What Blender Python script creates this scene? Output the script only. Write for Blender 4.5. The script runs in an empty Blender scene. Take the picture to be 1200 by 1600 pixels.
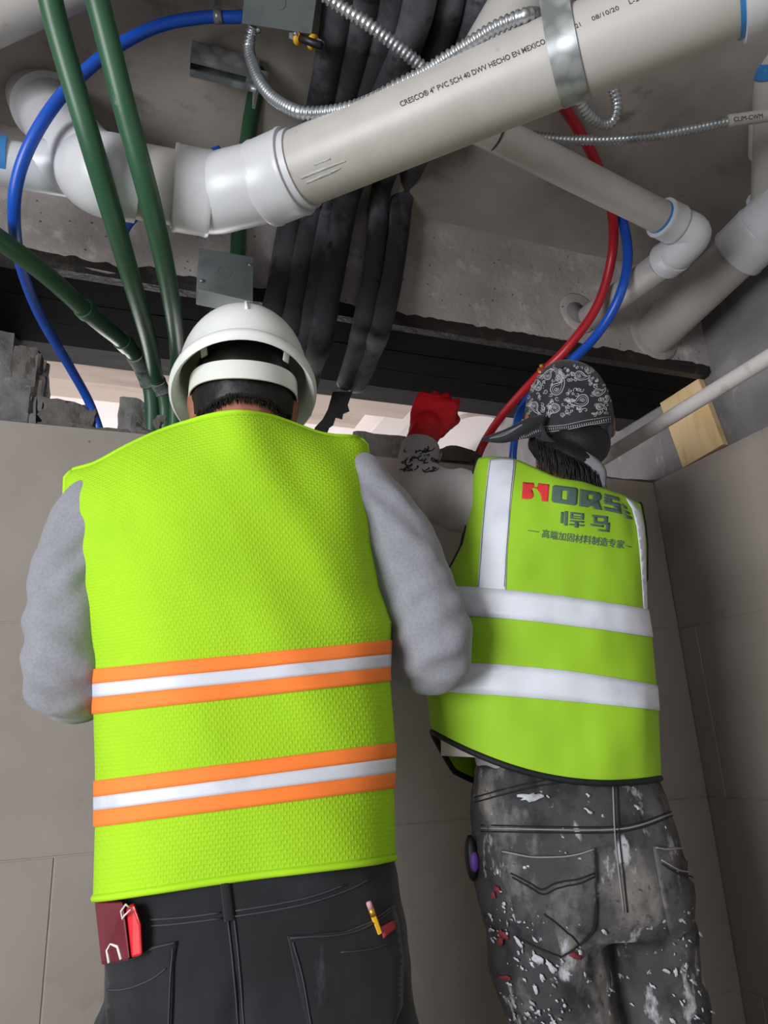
import bpy, bmesh, math, random
from mathutils import Vector, Matrix, noise
from mathutils.bvhtree import BVHTree
V = Vector
random.seed(7)
sc = bpy.context.scene
col = sc.collection

# ------------------------------------------------------------------ camera, light, exposure
H = 1.12                                   # camera height above the floor
FPX = 1127.5
FW = V((0.3449, 0.8880, 0.3042)); RT = V((0.9368, -0.3467, -0.0471)); UPV = V((-0.0636, -0.3012, 0.9514))
FW.normalize(); RT = (RT - FW * RT.dot(FW)).normalized(); UPV = RT.cross(FW).normalized()
O = V((0, 0, H))
cd = bpy.data.cameras.new('camera'); cam = bpy.data.objects.new('camera', cd); col.objects.link(cam)
cd.sensor_fit = 'VERTICAL'; cd.sensor_height = 24; cd.lens = 24 * FPX / 1600; cd.clip_start = 0.05
M = Matrix((RT, UPV, -FW)).transposed().to_4x4(); M.translation = O
cam.matrix_world = M
sc.camera = cam

w = bpy.data.worlds.new('sky'); sc.world = w; w.use_nodes = True
w.node_tree.nodes['Background'].inputs[0].default_value = (0.90, 0.94, 1.0, 1)
w.node_tree.nodes['Background'].inputs[1].default_value = 0.8

def area(name, loc, target, sx, sy, power, colr):
    l = bpy.data.lights.new(name, 'AREA'); l.shape = 'RECTANGLE'; l.size = sx; l.size_y = sy; l.energy = power; l.color = colr
    o = bpy.data.objects.new(name, l); col.objects.link(o); o.location = loc
    o.rotation_euler = (V(target) - V(loc)).to_track_quat('-Z', 'Y').to_euler()
    return o
# daylight through the large window opening behind the camera, and through the open side of the next room
area('window_daylight', (-1.98, -.6, 1.15), (0, -.6, 1.15), 1.2, 1.45, 104, (0.96, 0.98, 1.0))
area('rear_window_daylight', (-.5, -3.05, 1.28), (-.5, 0, 1.15), 2.4, 1.75, 7, (0.96, 0.98, 1.0))
area('next_room_daylight', (0.6, 5.1, 1.25), (0.6, 2, 1.6), 4.2, 2.0, 210, (1.0, 0.96, 0.95))
vs = sc.view_settings
vs.view_transform = 'Standard'; vs.look = 'None'; vs.gamma = 1; vs.use_curve_mapping = False; vs.exposure = 0.05

# ------------------------------------------------------------------ pixel helpers
def ray(px, py): return FW + RT * ((px - 600) / FPX) - UPV * ((py - 800) / FPX)
def at(px, py, dep): return O + ray(px, py) * dep
def onY(px, py, y):
    r = ray(px, py); return O + r * (y / r.y)
def onX(px, py, x):
    r = ray(px, py); return O + r * (x / r.x)
def onZ(px, py, z):                       # z relative to the camera
    r = ray(px, py); return O + r * (z / r.z)
def lerp(a, b, t): return a + (b - a) * t
def interp(tab, x):
    if x <= tab[0][0]: return tab[0][1]
    for (x0, y0), (x1, y1) in zip(tab, tab[1:]):
        if x <= x1: return y0 + (y1 - y0) * (x - x0) / (x1 - x0)
    return tab[-1][1]
def sstep(a, b, x):
    t = max(0, min(1, (x - a) / (b - a))); return t * t * (3 - 2 * t)

# ------------------------------------------------------------------ materials
def srgb(r, g, b):
    f = lambda c: (c / 255 / 12.92) if c / 255 <= .04045 else ((c / 255 + .055) / 1.055) ** 2.4
    return (f(r), f(g), f(b), 1)
MATS = {}
def mat(name, c, rough=.6, metal=0, layers=(), bump=None, spec=.4, sheen=0, uv=False):
    """layers: (kind, scale, colour, lo, hi, stretch); bump: (kind, scale, strength, dist)"""
    if name in MATS: return MATS[name]
    m = bpy.data.materials.new(name); m.use_nodes = True; MATS[name] = m
    nt = m.node_tree; N = nt.nodes; L = nt.links; b = N['Principled BSDF']
    b.inputs['Roughness'].default_value = rough; b.inputs['Metallic'].default_value = metal
    b.inputs['Specular IOR Level'].default_value = spec
    if sheen: b.inputs['Sheen Weight'].default_value = sheen
    if uv: co = N.new('ShaderNodeTexCoord').outputs['UV']
    else: co = N.new('ShaderNodeNewGeometry').outputs['Position']
    def tex(kind, scale, stretch=None):
        src = co
        if stretch:
            mp = N.new('ShaderNodeMapping'); mp.inputs['Scale'].default_value = stretch[:3]
            if len(stretch) > 3: mp.inputs['Rotation'].default_value = stretch[3:6]
            L.new(co, mp.inputs['Vector']); src = mp.outputs[0]
        if kind == 'voronoi':
            t = N.new('ShaderNodeTexVoronoi'); t.inputs['Scale'].default_value = scale; o = t.outputs['Distance']
        elif kind == 'wave':
            t = N.new('ShaderNodeTexWave'); t.inputs['Scale'].default_value = scale; t.inputs['Distortion'].default_value = 3; t.inputs['Detail'].default_value = 3; t.inputs['Detail Scale'].default_value = .6; o = t.outputs['Fac']
        elif kind == 'brick':
            t = N.new('ShaderNodeTexBrick'); t.inputs['Scale'].default_value = scale; t.inputs['Mortar Size'].default_value = .11; t.inputs['Mortar Smooth'].default_value = 1; t.inputs['Brick Width'].default_value = .52; t.inputs['Row Height'].default_value = .3; o = t.outputs['Fac']
        else:
            t = N.new('ShaderNodeTexNoise'); t.inputs['Scale'].default_value = scale; t.inputs['Detail'].default_value = 6 if kind == 'noise' else 2
            t.inputs['Roughness'].default_value = .6; o = t.outputs['Fac']
        L.new(src, t.inputs['Vector']); return o
    rgb = N.new('ShaderNodeRGB'); rgb.outputs[0].default_value = c; cur = rgb.outputs[0]
    for ly in layers:
        kind, scale, c2, lo, hi = ly[:5]
        o = tex(kind, scale, ly[5] if len(ly) > 5 else None)
        mr = N.new('ShaderNodeMapRange'); mr.inputs['From Min'].default_value = lo; mr.inputs['From Max'].default_value = hi
        L.new(o, mr.inputs['Value'])
        mx = N.new('ShaderNodeMix'); mx.data_type = 'RGBA'; L.new(mr.outputs[0], mx.inputs['Factor']); L.new(cur, mx.inputs['A']); mx.inputs['B'].default_value = c2
        cur = mx.outputs['Result']
    L.new(cur, b.inputs['Base Color'])
    if bump:
        o = tex(bump[0], bump[1], bump[4] if len(bump) > 4 else None); bp = N.new('ShaderNodeBump'); bp.inputs['Strength'].default_value = bump[2]; bp.inputs['Distance'].default_value = bump[3]
        L.new(o, bp.inputs['Height']); L.new(bp.outputs[0], b.inputs['Normal'])
    return m

TILE = mat('tile_greige', srgb(158, 149, 142), .55, layers=[('noise', 2.2, srgb(147, 138, 131), .45, .65), ('noise', 9, srgb(128, 119, 111), .66, .80), ('noise', 24, srgb(92, 83, 76), .73, .77)], bump=('noise', 40, .08, .002))
GROUT = mat('grout', srgb(165, 152, 140), .9, layers=[('noise', 12, srgb(120, 108, 98), .5, .7)])
BLOCKM = mat('grey_block', srgb(122, 120, 119), .95, layers=[('noise', 14, srgb(92, 90, 89), .45, .65), ('noise', 60, srgb(150, 147, 144), .62, .72)], bump=('noise', 70, .6, .006))
MORTAR = mat('mortar', srgb(104, 99, 96), .95, layers=[('noise', 9, srgb(70, 67, 65), .45, .65)], bump=('noise', 45, .7, .01))
SLAB = mat('slab_concrete', srgb(178, 170, 163), .9, layers=[('noise', 2.5, srgb(152, 144, 138), .42, .62), ('noise', 7, srgb(95, 90, 86), .62, .78)], bump=('noise', 30, .15, .004))
BEAMM = mat('beam_concrete', srgb(176, 168, 165), .95, layers=[('noise', 3, srgb(146, 138, 135), .42, .62), ('noise', 16, srgb(196, 189, 186), .56, .70), ('voronoi', 38, srgb(72, 68, 68), .12, .05), ('noise', 50, srgb(80, 75, 74), .68, .74)], bump=('noise', 60, .5, .006))
RWALL = mat('grey_render', srgb(132, 130, 132), .9, layers=[('noise', 3, srgb(112, 109, 111), .45, .6), ('noise', 18, srgb(160, 157, 158), .62, .75, (1, 1, .35))], bump=('noise', 35, .2, .004))
CARBON = mat('carbon_black', srgb(6, 6, 7), .9, layers=[('noise', 12, srgb(14, 13, 15), .52, .75, (.35, 4, 1)), ('noise', 5, srgb(14, 13, 15), .5, .7)], bump=('noise', 120, .25, .002, (.1, 6, 1)), spec=.05)
CARBONG = mat('carbon_grey', srgb(50, 46, 49), .75, layers=[('noise', 12, srgb(70, 65, 68), .5, .72, (.35, 4, 1))], spec=.12)
EPOXY = mat('epoxy_edge', srgb(34, 30, 28), .6, layers=[('noise', 30, srgb(62, 56, 52), .55, .7)], bump=('noise', 60, .6, .006))
PVC = mat('pvc_cream', srgb(176, 172, 168), .42, layers=[('noise', 4, srgb(163, 157, 151), .48, .68), ('noise', 26, srgb(150, 143, 134), .66, .76, (1, 1, 1))], spec=.45)
PVCW = mat('pvc_white', srgb(192, 193, 197), .36, layers=[('noise', 7, srgb(180, 180, 183), .5, .7)], spec=.5)
PRIMER = mat('blue_primer', srgb(52, 116, 176), .5, layers=[('noise', 25, srgb(150, 180, 205), .58, .68)])
PIPEMARK = mat('pipe_print', srgb(52, 47, 56), .6)
PPR = mat('green_ppr', srgb(44, 82, 58), .42, layers=[('noise', 6, srgb(52, 92, 66), .5, .7), ('noise', 28, srgb(98, 112, 102), .66, .74)], spec=.45)
PPRMUD = mat('mud_on_pipe', srgb(112, 116, 114), .9, layers=[('noise', 30, srgb(58, 78, 66), .5, .62)], bump=('noise', 60, .6, .005))
BLUE = mat('blue_tube', srgb(18, 76, 178), .38, layers=[('noise', 22, srgb(44, 104, 196), .6, .75)], spec=.5)
RED = mat('red_tube', srgb(176, 26, 38), .4, layers=[('noise', 30, srgb(150, 48, 52), .6, .72)], spec=.5)
FLEX = mat('flex_steel', srgb(190, 194, 198), .32, .85, layers=[('noise', 30, srgb(150, 154, 158), .5, .7)])
GALV = mat('galvanised', srgb(176, 180, 181), .35, .55, layers=[('voronoi', 40, srgb(140, 144, 146), .3, .6)])
BOXM = mat('box_grey', srgb(142, 150, 152), .45, .35, layers=[('noise', 14, srgb(122, 130, 133), .5, .7)])
FOAM = mat('black_foam', srgb(40, 40, 44), .85, layers=[('noise', 6, srgb(100, 102, 108), .46, .66, (1, 1, .6)), ('noise', 22, srgb(20, 20, 23), .56, .68)], bump=('noise', 40, .3, .004))
BRASS = mat('brass', srgb(206, 160, 60), .35, .7)
YELLOW = mat('yellow_plastic', srgb(222, 168, 40), .5)
BLACKP = mat('black_plastic', srgb(20, 20, 22), .45)
TAPE = mat('paper_tape', srgb(176, 174, 164), .8)
INK = mat('ink', srgb(50, 50, 52), .8)
PINE = mat('pine', srgb(214, 186, 140), .6, layers=[('wave', 3.2, srgb(190, 150, 92), .45, .95, (1, 4.6, 1.1, .5, 0, 0)), ('noise', 8, srgb(196, 166, 112), .55, .7, (1, 5, .8, .5, 0, 0))], bump=('noise', 30, .1, .002))
CREAM = mat('cream_board', srgb(216, 200, 190), .8, layers=[('noise', 4, srgb(190, 172, 160), .5, .7, (.5, 3, 3))])
WHITEP = mat('white_paint', srgb(236, 230, 230), .7)
FLOORM = mat('dusty_floor', srgb(104, 99, 94), .9, layers=[('noise', 3, srgb(84, 79, 75), .45, .65)])
PLASTER = mat('bare_block', srgb(112, 108, 104), .9, layers=[('noise', 2, srgb(98, 94, 90), .45, .65)])

# ------------------------------------------------------------------ mesh helpers
Z3 = V((0, 0, 1))
class MB:
    def __init__(s): s.v = []; s.f = []; s.uv = None
    def add(s, vs, fs):
        n = len(s.v); s.v += [V(p) for p in vs]; s.f += [tuple(i + n for i in f) for f in fs]; return s
    def box(s, a, b):
        x0, y0, z0 = a; x1, y1, z1 = b
        return s.add([(x0,y0,z0),(x1,y0,z0),(x1,y1,z0),(x0,y1,z0),(x0,y0,z1),(x1,y0,z1),(x1,y1,z1),(x0,y1,z1)],
                     [(0,3,2,1),(4,5,6,7),(0,1,5,4),(1,2,6,5),(2,3,7,6),(3,0,4,7)])
    def obox(s, c, ax, ay, az):          # centre and three half-axis vectors
        c = V(c); P = []
        for k in (-1, 1):
            for (i, j) in ((-1,-1),(1,-1),(1,1),(-1,1)): P.append(c + ax*i + ay*j + az*k)
        return s.add(P, [(0,3,2,1),(4,5,6,7),(0,1,5,4),(1,2,6,5),(2,3,7,6),(3,0,4,7)])
    def loft(s, rings, cap=True, closed=True):
        n = len(rings[0]); base = len(s.v)
        for r in rings: s.v += [V(p) for p in r]
        for i in range(len(rings) - 1):
            for j in range(n if closed else n - 1):
                a = base + i*n + j; b = base + i*n + (j+1) % n
                s.f.append((a, b, b + n, a + n))
        if cap and closed:
            s.f.append(tuple(base + j for j in reversed(range(n))))
            k = base + (len(rings)-1)*n; s.f.append(tuple(k + j for j in range(n)))
        return s
    def tube(s, path, rad, seg=16, cap=True, flat=None, up=None):
        path = [V(p) for p in path]; n = len(path)
        if not hasattr(rad, '__len__'): rad = [rad] * n
        T = []
        for i in range(n):
            t = path[min(i+1, n-1)] - path[max(i-1, 0)]; T.append(t.normalized())
        nrm = V(up) if up is not None else (V((0,0,1)) if abs(T[0].z) < .9 else V((1,0,0)))
        nrm = (nrm - T[0]*nrm.dot(T[0])).normalized(); rings = []
        for i in range(n):
            nrm = (nrm - T[i]*nrm.dot(T[i])).normalized(); bn = T[i].cross(nrm)
            fl = flat if flat else 1
            rings.append([path[i] + (nrm*math.cos(a)*fl + bn*math.sin(a)) * rad[i] for a in (2*math.pi*j/seg for j in range(seg))])
        return s.loft(rings, cap)
    def ellipsoid(s, c, ax, ay, az, nu=20, nv=12):
        c = V(c); rings = []
        for i in range(1, nv):
            ph = math.pi*i/nv - math.pi/2
            rings.append([c + (ax*math.cos(2*math.pi*j/nu) + ay*math.sin(2*math.pi*j/nu))*math.cos(ph) + az*math.sin(ph) for j in range(nu)])
        return s.loft(rings)
    def prism(s, poly, d):               # planar polygon and extrusion vector
        n = len(poly); d = V(d); b = len(s.v); s.v += [V(p) for p in poly] + [V(p)+d for p in poly]
        s.f.append(tuple(b+i for i in reversed(range(n)))); s.f.append(tuple(b+n+i for i in range(n)))
        for i in range(n): s.f.append((b+i, b+(i+1)%n, b+n+(i+1)%n, b+n+i))
        return s
    def mesh(s, name):
        me = bpy.data.meshes.new(name); me.from_pydata(s.v, [], s.f); me.update()
        bm = bmesh.new(); bm.from_mesh(me); bmesh.ops.recalc_face_normals(bm, faces=bm.faces); bm.to_mesh(me); bm.free()
        return me

def link(o, parent=None):
    col.objects.link(o)
    if parent is not None:
        o.parent = parent; o.matrix_parent_inverse = Matrix.Translation(-world_loc(parent))
    return o
def world_loc(o):
    return V(o.get('_loc', (0, 0, 0))) if o.type == 'EMPTY' else V((0, 0, 0))
def obj(name, mb, m, parent=None, smooth=True, bevel=0, subsurf=0, solid=0, angle=None):
    me = mb.mesh(name) if isinstance(mb, MB) else mb
    me.materials.clear(); me.materials.append(m)
    if smooth:
        for p in me.polygons: p.use_smooth = True
        if angle is not None: me.set_sharp_from_angle(angle=math.radians(angle))
    o = bpy.data.objects.new(name, me); link(o, parent)
    if solid:
        k = o.modifiers.new('solid', 'SOLIDIFY'); k.thickness = solid; k.offset = 0
    if bevel:
        k = o.modifiers.new('bevel', 'BEVEL'); k.width = bevel; k.segments = 2; k.limit_method = 'ANGLE'
    if subsurf:
        k = o.modifiers.new('sub', 'SUBSURF'); k.levels = subsurf; k.render_levels = subsurf
    return o
def tag(o, label, cat, group=None):
    o['label'] = label; o['category'] = cat
    if group: o['group'] = group
    return o
def struct(o, label=None):
    o['kind'] = 'structure'
    if label: o['label'] = label
    return o
def thing(name, label, cat, loc, group=None):
    o = bpy.data.objects.new(name, None); col.objects.link(o); o.location = loc; o['_loc'] = tuple(loc); o.empty_display_size = .05
    tag(o, label, cat, group); return o
def spline(pts, n=8):
    """Catmull-Rom through tuples of any size"""
    P = [tuple(p) for p in pts]; P = [tuple(2*a-b for a, b in zip(P[0], P[1]))] + P + [tuple(2*a-b for a, b in zip(P[-1], P[-2]))]
    out = []
    for i in range(1, len(P)-2):
        for k in range(n):
            t = k/n
            out.append(tuple(.5*((2*b) + (-a+c)*t + (2*a-5*b+4*c-d)*t*t + (-a+3*b-3*c+d)*t**3) for a, b, c, d in zip(P[i-1], P[i], P[i+1], P[i+2])))
    out.append(P[-2]); return out
def pixpath(pts, n=8): return [V(p) for p in spline([tuple(at(*p)) for p in pts], n)]

# ------------------------------------------------------------------ the setting
D = 1.569; XC = 1.456; ZT = H + .685; T = .4275; TL = .95
BY = 1.311; SZ = H + .907; CZ = H + 1.211; BB = 1.70          # beam face, soffit, ceiling, beam back
XL = -2.0; YR = -3.0
struct(obj('floor', MB().box((XL-.1, YR-.1, -.1), (XC+.2, 5.2, 0)), FLOORM, smooth=False))
struct(obj('ceiling', MB().box((XL-.1, YR-.1, CZ), (XC+.2, BB+.02, CZ+.15)), SLAB, smooth=False), 'dark concrete slab soffit carrying the pipes')
wl = MB(); ly0, ly1, lz0, lz1 = -1.25, .05, .38, 1.92
wl.box((XL-.12, YR-.1, 0), (XL, ly0, CZ)); wl.box((XL-.12, ly1, 0), (XL, 5.2, CZ)); wl.box((XL-.12, ly0, 0), (XL, ly1, lz0)); wl.box((XL-.12, ly0, lz1), (XL, ly1, CZ))
struct(obj('wall_left', wl, PLASTER, smooth=False))
struct(obj('window_2', MB().box((XL-.1, ly0, lz0), (XL-.05, ly0+.05, lz1)).box((XL-.1, ly1-.05, lz0), (XL-.05, ly1, lz1)).box((XL-.1, ly0, lz0), (XL-.05, ly1, lz0+.05)).box((XL-.1, ly0, lz1-.05), (XL-.05, ly1, lz1)), GALV, smooth=False))
# rear wall with a big window opening at the left of the camera
wr = MB(); wx0, wx1, wz0, wz1 = -1.75, .75, .35, 2.2
wr.box((XL, YR-.12, 0), (wx0, YR, CZ)); wr.box((wx1, YR-.12, 0), (XC+.15, YR, CZ)); wr.box((wx0, YR-.12, 0), (wx1, YR, wz0)); wr.box((wx0, YR-.12, wz1), (wx1, YR, CZ))
struct(obj('wall_rear', wr, PLASTER, smooth=False))
wf = struct(obj('window_1', MB().box((wx0, YR-.1, wz0), (wx0+.05, YR-.05, wz1)).box((wx1-.05, YR-.1, wz0), (wx1, YR-.05, wz1)).box((wx0, YR-.1, wz0), (wx1, YR-.05, wz0+.05)).box((wx0, YR-.1, wz1-.05), (wx1, YR-.05, wz1)), GALV, smooth=False))

# back wall core and tiles
wb = struct(obj('wall_back', MB().box((XL, D+.0016, 0), (XC+.022, BB-.01, ZT-.006)), GROUT, smooth=False), 'greige tiled wall below the broken-out gap')
struct(obj('trim_4', MB().box((XC+.0018, YR, 0), (XC+.03, D+.002, ZT-.004)), GROUT, smooth=False), 'pale grout bed behind the tiles of the right wall')
rw = struct(obj('wall_right', MB().box((XC+.022, YR, 0), (XC+.2, 5.2, CZ)), RWALL, smooth=False), 'bare grey rendered side wall above its tiles')
tile_cache = {}
def tile(parent, c, sx, sz, axis):
    key = (round(sx, 4), round(sz, 4), axis)
    g = .0011
    if key not in tile_cache:
        mb = MB()
        if axis == 'y': mb.box((-sx/2+g, 0, -sz/2+g), (sx/2-g, .014, sz/2-g))
        else: mb.box((0, -sx/2+g, -sz/2+g), (.026, sx/2-g, sz/2-g))
        me = mb.mesh('tile'); me.materials.append(TILE); tile_cache[key] = me
    o = bpy.data.objects.new('tile', tile_cache[key]); o.location = c; link(o, parent)
    k = o.modifiers.new('bevel', 'BEVEL'); k.width = .0012; k.segments = 1
    return o
rows = []; z = ZT
while z > .01:
    z0 = max(0, z - T); rows.append((z0, z)); z = z0
xj = -.069
for k, (z0, z1) in enumerate(rows):
    off = (.36, .30, xj)[k % 3]
    xs = [XL]; n = math.ceil((XL - off)/TL)
    while off + n*TL < XC - .02:
        if off + n*TL > XL + .02: xs.append(off + n*TL)
        n += 1
    xs.append(XC)
    for a, b in zip(xs, xs[1:]): tile(wb, ((a+b)/2, D + random.uniform(-.0006, .0006), (z0+z1)/2), b-a, z1-z0, 'y')
yj = [onX(1191, 676, XC).y, onX(1087, 977, XC).y]
for k, (z0, z1) in enumerate(rows):
    off = yj[k % 2]
    ys = [D - .0005]; n = 0
    while off - n*TL > -1.6: ys.append(off - n*TL); n += 1
    for a, b in zip(ys, ys[1:]): tile(rw, (XC + (random.uniform(-.001, .001)), (a+b)/2, (z0+z1)/2), a-b, z1-z0, 'x')

# beam: face grid with a broken lower edge, carbon strips on its soffit
def nz(x, y=0, z=0, s=1): return noise.noise(V((x*s, y*s, z*s)))
bmb = MB(); nx = 150; grid = []
for i in range(nx+1):
    x = lerp(XL, XC+.022, i/nx)
    zb = SZ + .006 + .010*nz(x, 0, 0, 9) + .006*nz(x, 5, 0, 28)
    yb = BY + .004*nz(x, 2, 0, 6)
    grid.append([(x, yb, CZ), (x, yb, lerp(CZ, zb, .5)), (x, yb + .001, zb), (x, yb + .018, SZ), (x, BB, SZ), (x, BB, CZ)])
bmb.loft(grid, cap=True)
beam = struct(obj('concrete_beam', bmb, BEAMM, smooth=False), 'rough concrete beam with black carbon strips under it')
def strip(y0, y1, th, m, x0=-.30, x1=XC+.015, seed=0):
    mb = MB(); rings = []
    for i in range(81):
        x = lerp(x0, x1, i/80); a = y0 + .004*nz(x, seed, 0, 8); b = y1 + .004*nz(x, seed+9, 0, 7)
        rings.append([(x, a, SZ+.001), (x, b, SZ+.001), (x, b, SZ-th), (x, a, SZ-th)])
    return obj('carbon_strip', mb.loft(rings), m, beam, smooth=False)
strip(BY+.026, BY+.115, .004, CARBON, seed=1); strip(BY+.117, BY+.205, .0045, CARBON, seed=2)
strip(BY+.208, BY+.30, .0035, CARBON, seed=3); strip(BY+.302, BB-.004, .003, CARBONG, seed=4)
rings = []
for i in range(161):
    x = lerp(-.32, XC+.018, i/160); a = .012 + .010*nz(x, 3, 0, 16) + .006*nz(x, 7, 0, 50)
    rings.append([(x, BY-.0015, SZ+.012+max(0, a)), (x, BY+.03, SZ+.002), (x, BY+.03, SZ-.005), (x, BY+.008, SZ-.004), (x, BY-.0025, SZ+.004)])
obj('epoxy_edge', MB().loft(rings), EPOXY, beam, smooth=False)

# broken blocks and mortar on top of the tiled wall
def rock(c, hx, hy, hz, seed, rough=.18, n=6):
    mb = MB(); bm = bmesh.new(); bmesh.ops.create_cube(bm, size=2); bmesh.ops.subdivide_edges(bm, edges=bm.edges, cuts=n, use_grid_fill=True)
    for v in bm.verts:
        p = v.co.copy(); k = 1 + rough*noise.noise(p*1.3 + V((seed*3.1, seed, 0))) + rough*.4*noise.noise(p*4 + V((0, seed*2.3, 0)))
        r = max(abs(p.x), abs(p.y), abs(p.z)); q = p.normalized()*1.35; p = p.lerp(q, .16)*k
        v.co = V((p.x*hx, p.y*hy, p.z*hz)) + V(c)
    me = bpy.data.meshes.new('block'); bm.to_mesh(me); bm.free(); return me
def block_px(l, t, r, b, seed, y=D+.07, hy=.055, m=BLOCKM, name='concrete_block', rough=.16):
    P = onY(l, b, D+.016); Q = onY(r, t, D+.016)
    return obj(name, rock(((P.x+Q.x)/2, y, (P.z+Q.z)/2), abs(Q.x-P.x)/2, hy, (Q.z-P.z)/2, seed, rough), m, wb, angle=35)
block_px(-60, 585, 62, 662, 1, rough=.08); block_px(-75, 498, 28, 592, 2); block_px(-60, 420, 8, 500, 3, rough=.1)
block_px(15, 545, 60, 600, 4, m=MORTAR, name='mortar_lump'); block_px(62, 632, 150, 670, 5, m=MORTAR, name='mortar_lump', rough=.3)
block_px(184, 627, 232, 676, 6); block_px(214, 655, 262, 682, 7, m=MORTAR, name='mortar_lump', rough=.3)
block_px(30, 560, 74, 640, 14, m=MORTAR, name='mortar_lump', rough=.3)
for i in range(6): obj('concrete_block', rock((-.32-.27*i, D+.07, ZT+.055), .128, .06, .052, 20+i, .06), BLOCKM, wb, angle=35); obj('concrete_block', rock((-.44-.27*i, D+.07, ZT+.165), .128, .06, .055, 40+i, .06), BLOCKM, wb, angle=35)
rings = []
for i in range(121):
    x = lerp(-.2, XC+.02, i/120); h = .016 + .012*nz(x, 1, 0, 7) + .006*nz(x, 4, 0, 25)
    rings.append([(x, D+.016, ZT-.01), (x, D+.016+.006*nz(x, 8, 0, 20), ZT+h*.8), (x, D+.06, ZT+h), (x, BB-.02, ZT+h*.7), (x, BB-.012, ZT-.01)])
obj('mortar_bed', MB().loft(rings), MORTAR, wb, smooth=False)
block_px(560, 684, 645, 716, 8, m=MORTAR, name='mortar_lump', rough=.25); block_px(690, 700, 745, 718, 9, m=MORTAR, name='mortar_lump', rough=.3)

# the next room, seen through the gap
struct(obj('ceiling_far', MB().box((XL-.1, BB+.02, CZ+.06), (XC+.2, 5.2, CZ+.2)), WHITEP, smooth=False), 'bright white ceiling of the next room')
fb = MB(); 
struct(obj('trim_1', MB().box((-1.4, BB+.03, CZ-.20), (.86, BB+.30, CZ+.07)), CREAM, smooth=False, bevel=.004), 'cream boarded bulkhead beyond the gap')
struct(obj('trim_2', MB().box((-1.4, BB+.34, CZ-.10), (.80, BB+.62, CZ+.07)), CREAM, smooth=False, bevel=.004), 'second cream bulkhead beyond the gap')
struct(obj('trim_3', MB().box((.90, BB+.1, CZ-.06), (1.02, 3.4, CZ+.07)), WHITEP, smooth=False, bevel=.004), 'white ceiling rib running away from the gap')
struct(obj('wall_far', MB().box((XL, 5.2, 0), (XC+.2, 5.3, .2)), PLASTER, smooth=False))
dsk = MB(); c = onZ(742, 662, 1.211+.06)
dsk.tube([V((c.x, c.y, CZ+.06)), V((c.x, c.y, CZ+.045))], [.115, .105], 40)
tag(obj('ceiling_diffuser', dsk, WHITEP, angle=40), 'round white ceiling diffuser seen through the gap beside the red glove', 'diffuser')

# ------------------------------------------------------------------ text and projection helpers
def text_mesh(s, offset=0.0):
    cu = bpy.data.curves.new('txt', 'FONT'); cu.body = s; cu.size = 1; cu.offset = offset; cu.resolution_u = 3
    o = bpy.data.objects.new('txt', cu); col.objects.link(o); bpy.context.view_layer.update()
    me = bpy.data.meshes.new_from_object(o.evaluated_get(bpy.context.evaluated_depsgraph_get()))
    bpy.data.objects.remove(o); vs = [v.co.copy() for v in me.vertices]; fs = [tuple(p.vertices) for p in me.polygons]; bpy.data.meshes.remove(me)
    return vs, fs
class Surf:
    def __init__(s, *objs):
        dg = bpy.context.evaluated_depsgraph_get(); vs = []; fs = []
        for o in objs:
            n = len(vs); vs += [v.co.copy() for v in o.data.vertices]; fs += [tuple(i+n for i in p.vertices) for p in o.data.polygons]
        s.b = BVHTree.FromPolygons(vs, fs); s.last = 1.2
    def hit(s, px, py, lift=.002):
        r = ray(px, py); l, n, i, d = s.b.ray_cast(O, r.normalized())
        if l is None:
            l, n, i, d = s.b.find_nearest(O + r*s.last)
        else: s.last = (l-O).dot(FW)
        if n.dot(r) > 0: n = -n
        return l + n*lift
    def line(s, pts, lift=.002, n=6): return [s.hit(p[0], p[1], lift) for p in spline(pts, n)]
def decal(name, surf, polys, m, parent, lift=.002, maxlen=7, solid=.0012, raised=0):
    """polys: list of pixel outlines (or (outline, hole)); draped on the surface as a thin sheet"""
    bm = bmesh.new()
    for poly in polys:
        if len(poly) == 2 and hasattr(poly[0][0], '__len__'):
            o, h = poly; n = len(o); assert n == len(h)
            a = [bm.verts.new((p[0], p[1], 0)) for p in o]; b = [bm.verts.new((p[0], p[1], 0)) for p in h]
            for i in range(n): bm.faces.new((a[i], a[(i+1) % n], b[(i+1) % n], b[i]))
        else: bm.faces.new([bm.verts.new((p[0], p[1], 0)) for p in poly])
    bmesh.ops.triangulate(bm, faces=bm.faces)
    for _ in range(5):
        e = [e for e in bm.edges if e.calc_length() > maxlen]
        if not e: break
        bmesh.ops.subdivide_edges(bm, edges=e, cuts=1); bmesh.ops.triangulate(bm, faces=bm.faces)
    for v in bm.verts: v.co = surf.hit(v.co.x, v.co.y, lift)
    me = bpy.data.meshes.new(name); bm.to_mesh(me); bm.free()
    return obj(name, me, m, parent, smooth=True, solid=solid)
def decal_text(name, surf, s, p0, p1, hgt, m, parent, lift=.002, offset=0.0, shear=0):
    vs, fs = text_mesh(s, offset); x0 = min(v.x for v in vs); x1 = max(v.x for v in vs); k = 1/(x1-x0)
    ex = V((p1[0]-p0[0], p1[1]-p0[1], 0)); ey = V((ex.y, -ex.x, 0)).normalized()*hgt
    mb = MB(); q = []
    for v in vs:
        p = V((p0[0], p0[1], 0)) + ex*((v.x-x0)*k) + ey*(v.y/.72); q.append(surf.hit(p.x, p.y, lift))
    mb.add(q, fs); return obj(name, mb, m, parent, smooth=False, solid=.0006)

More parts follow.
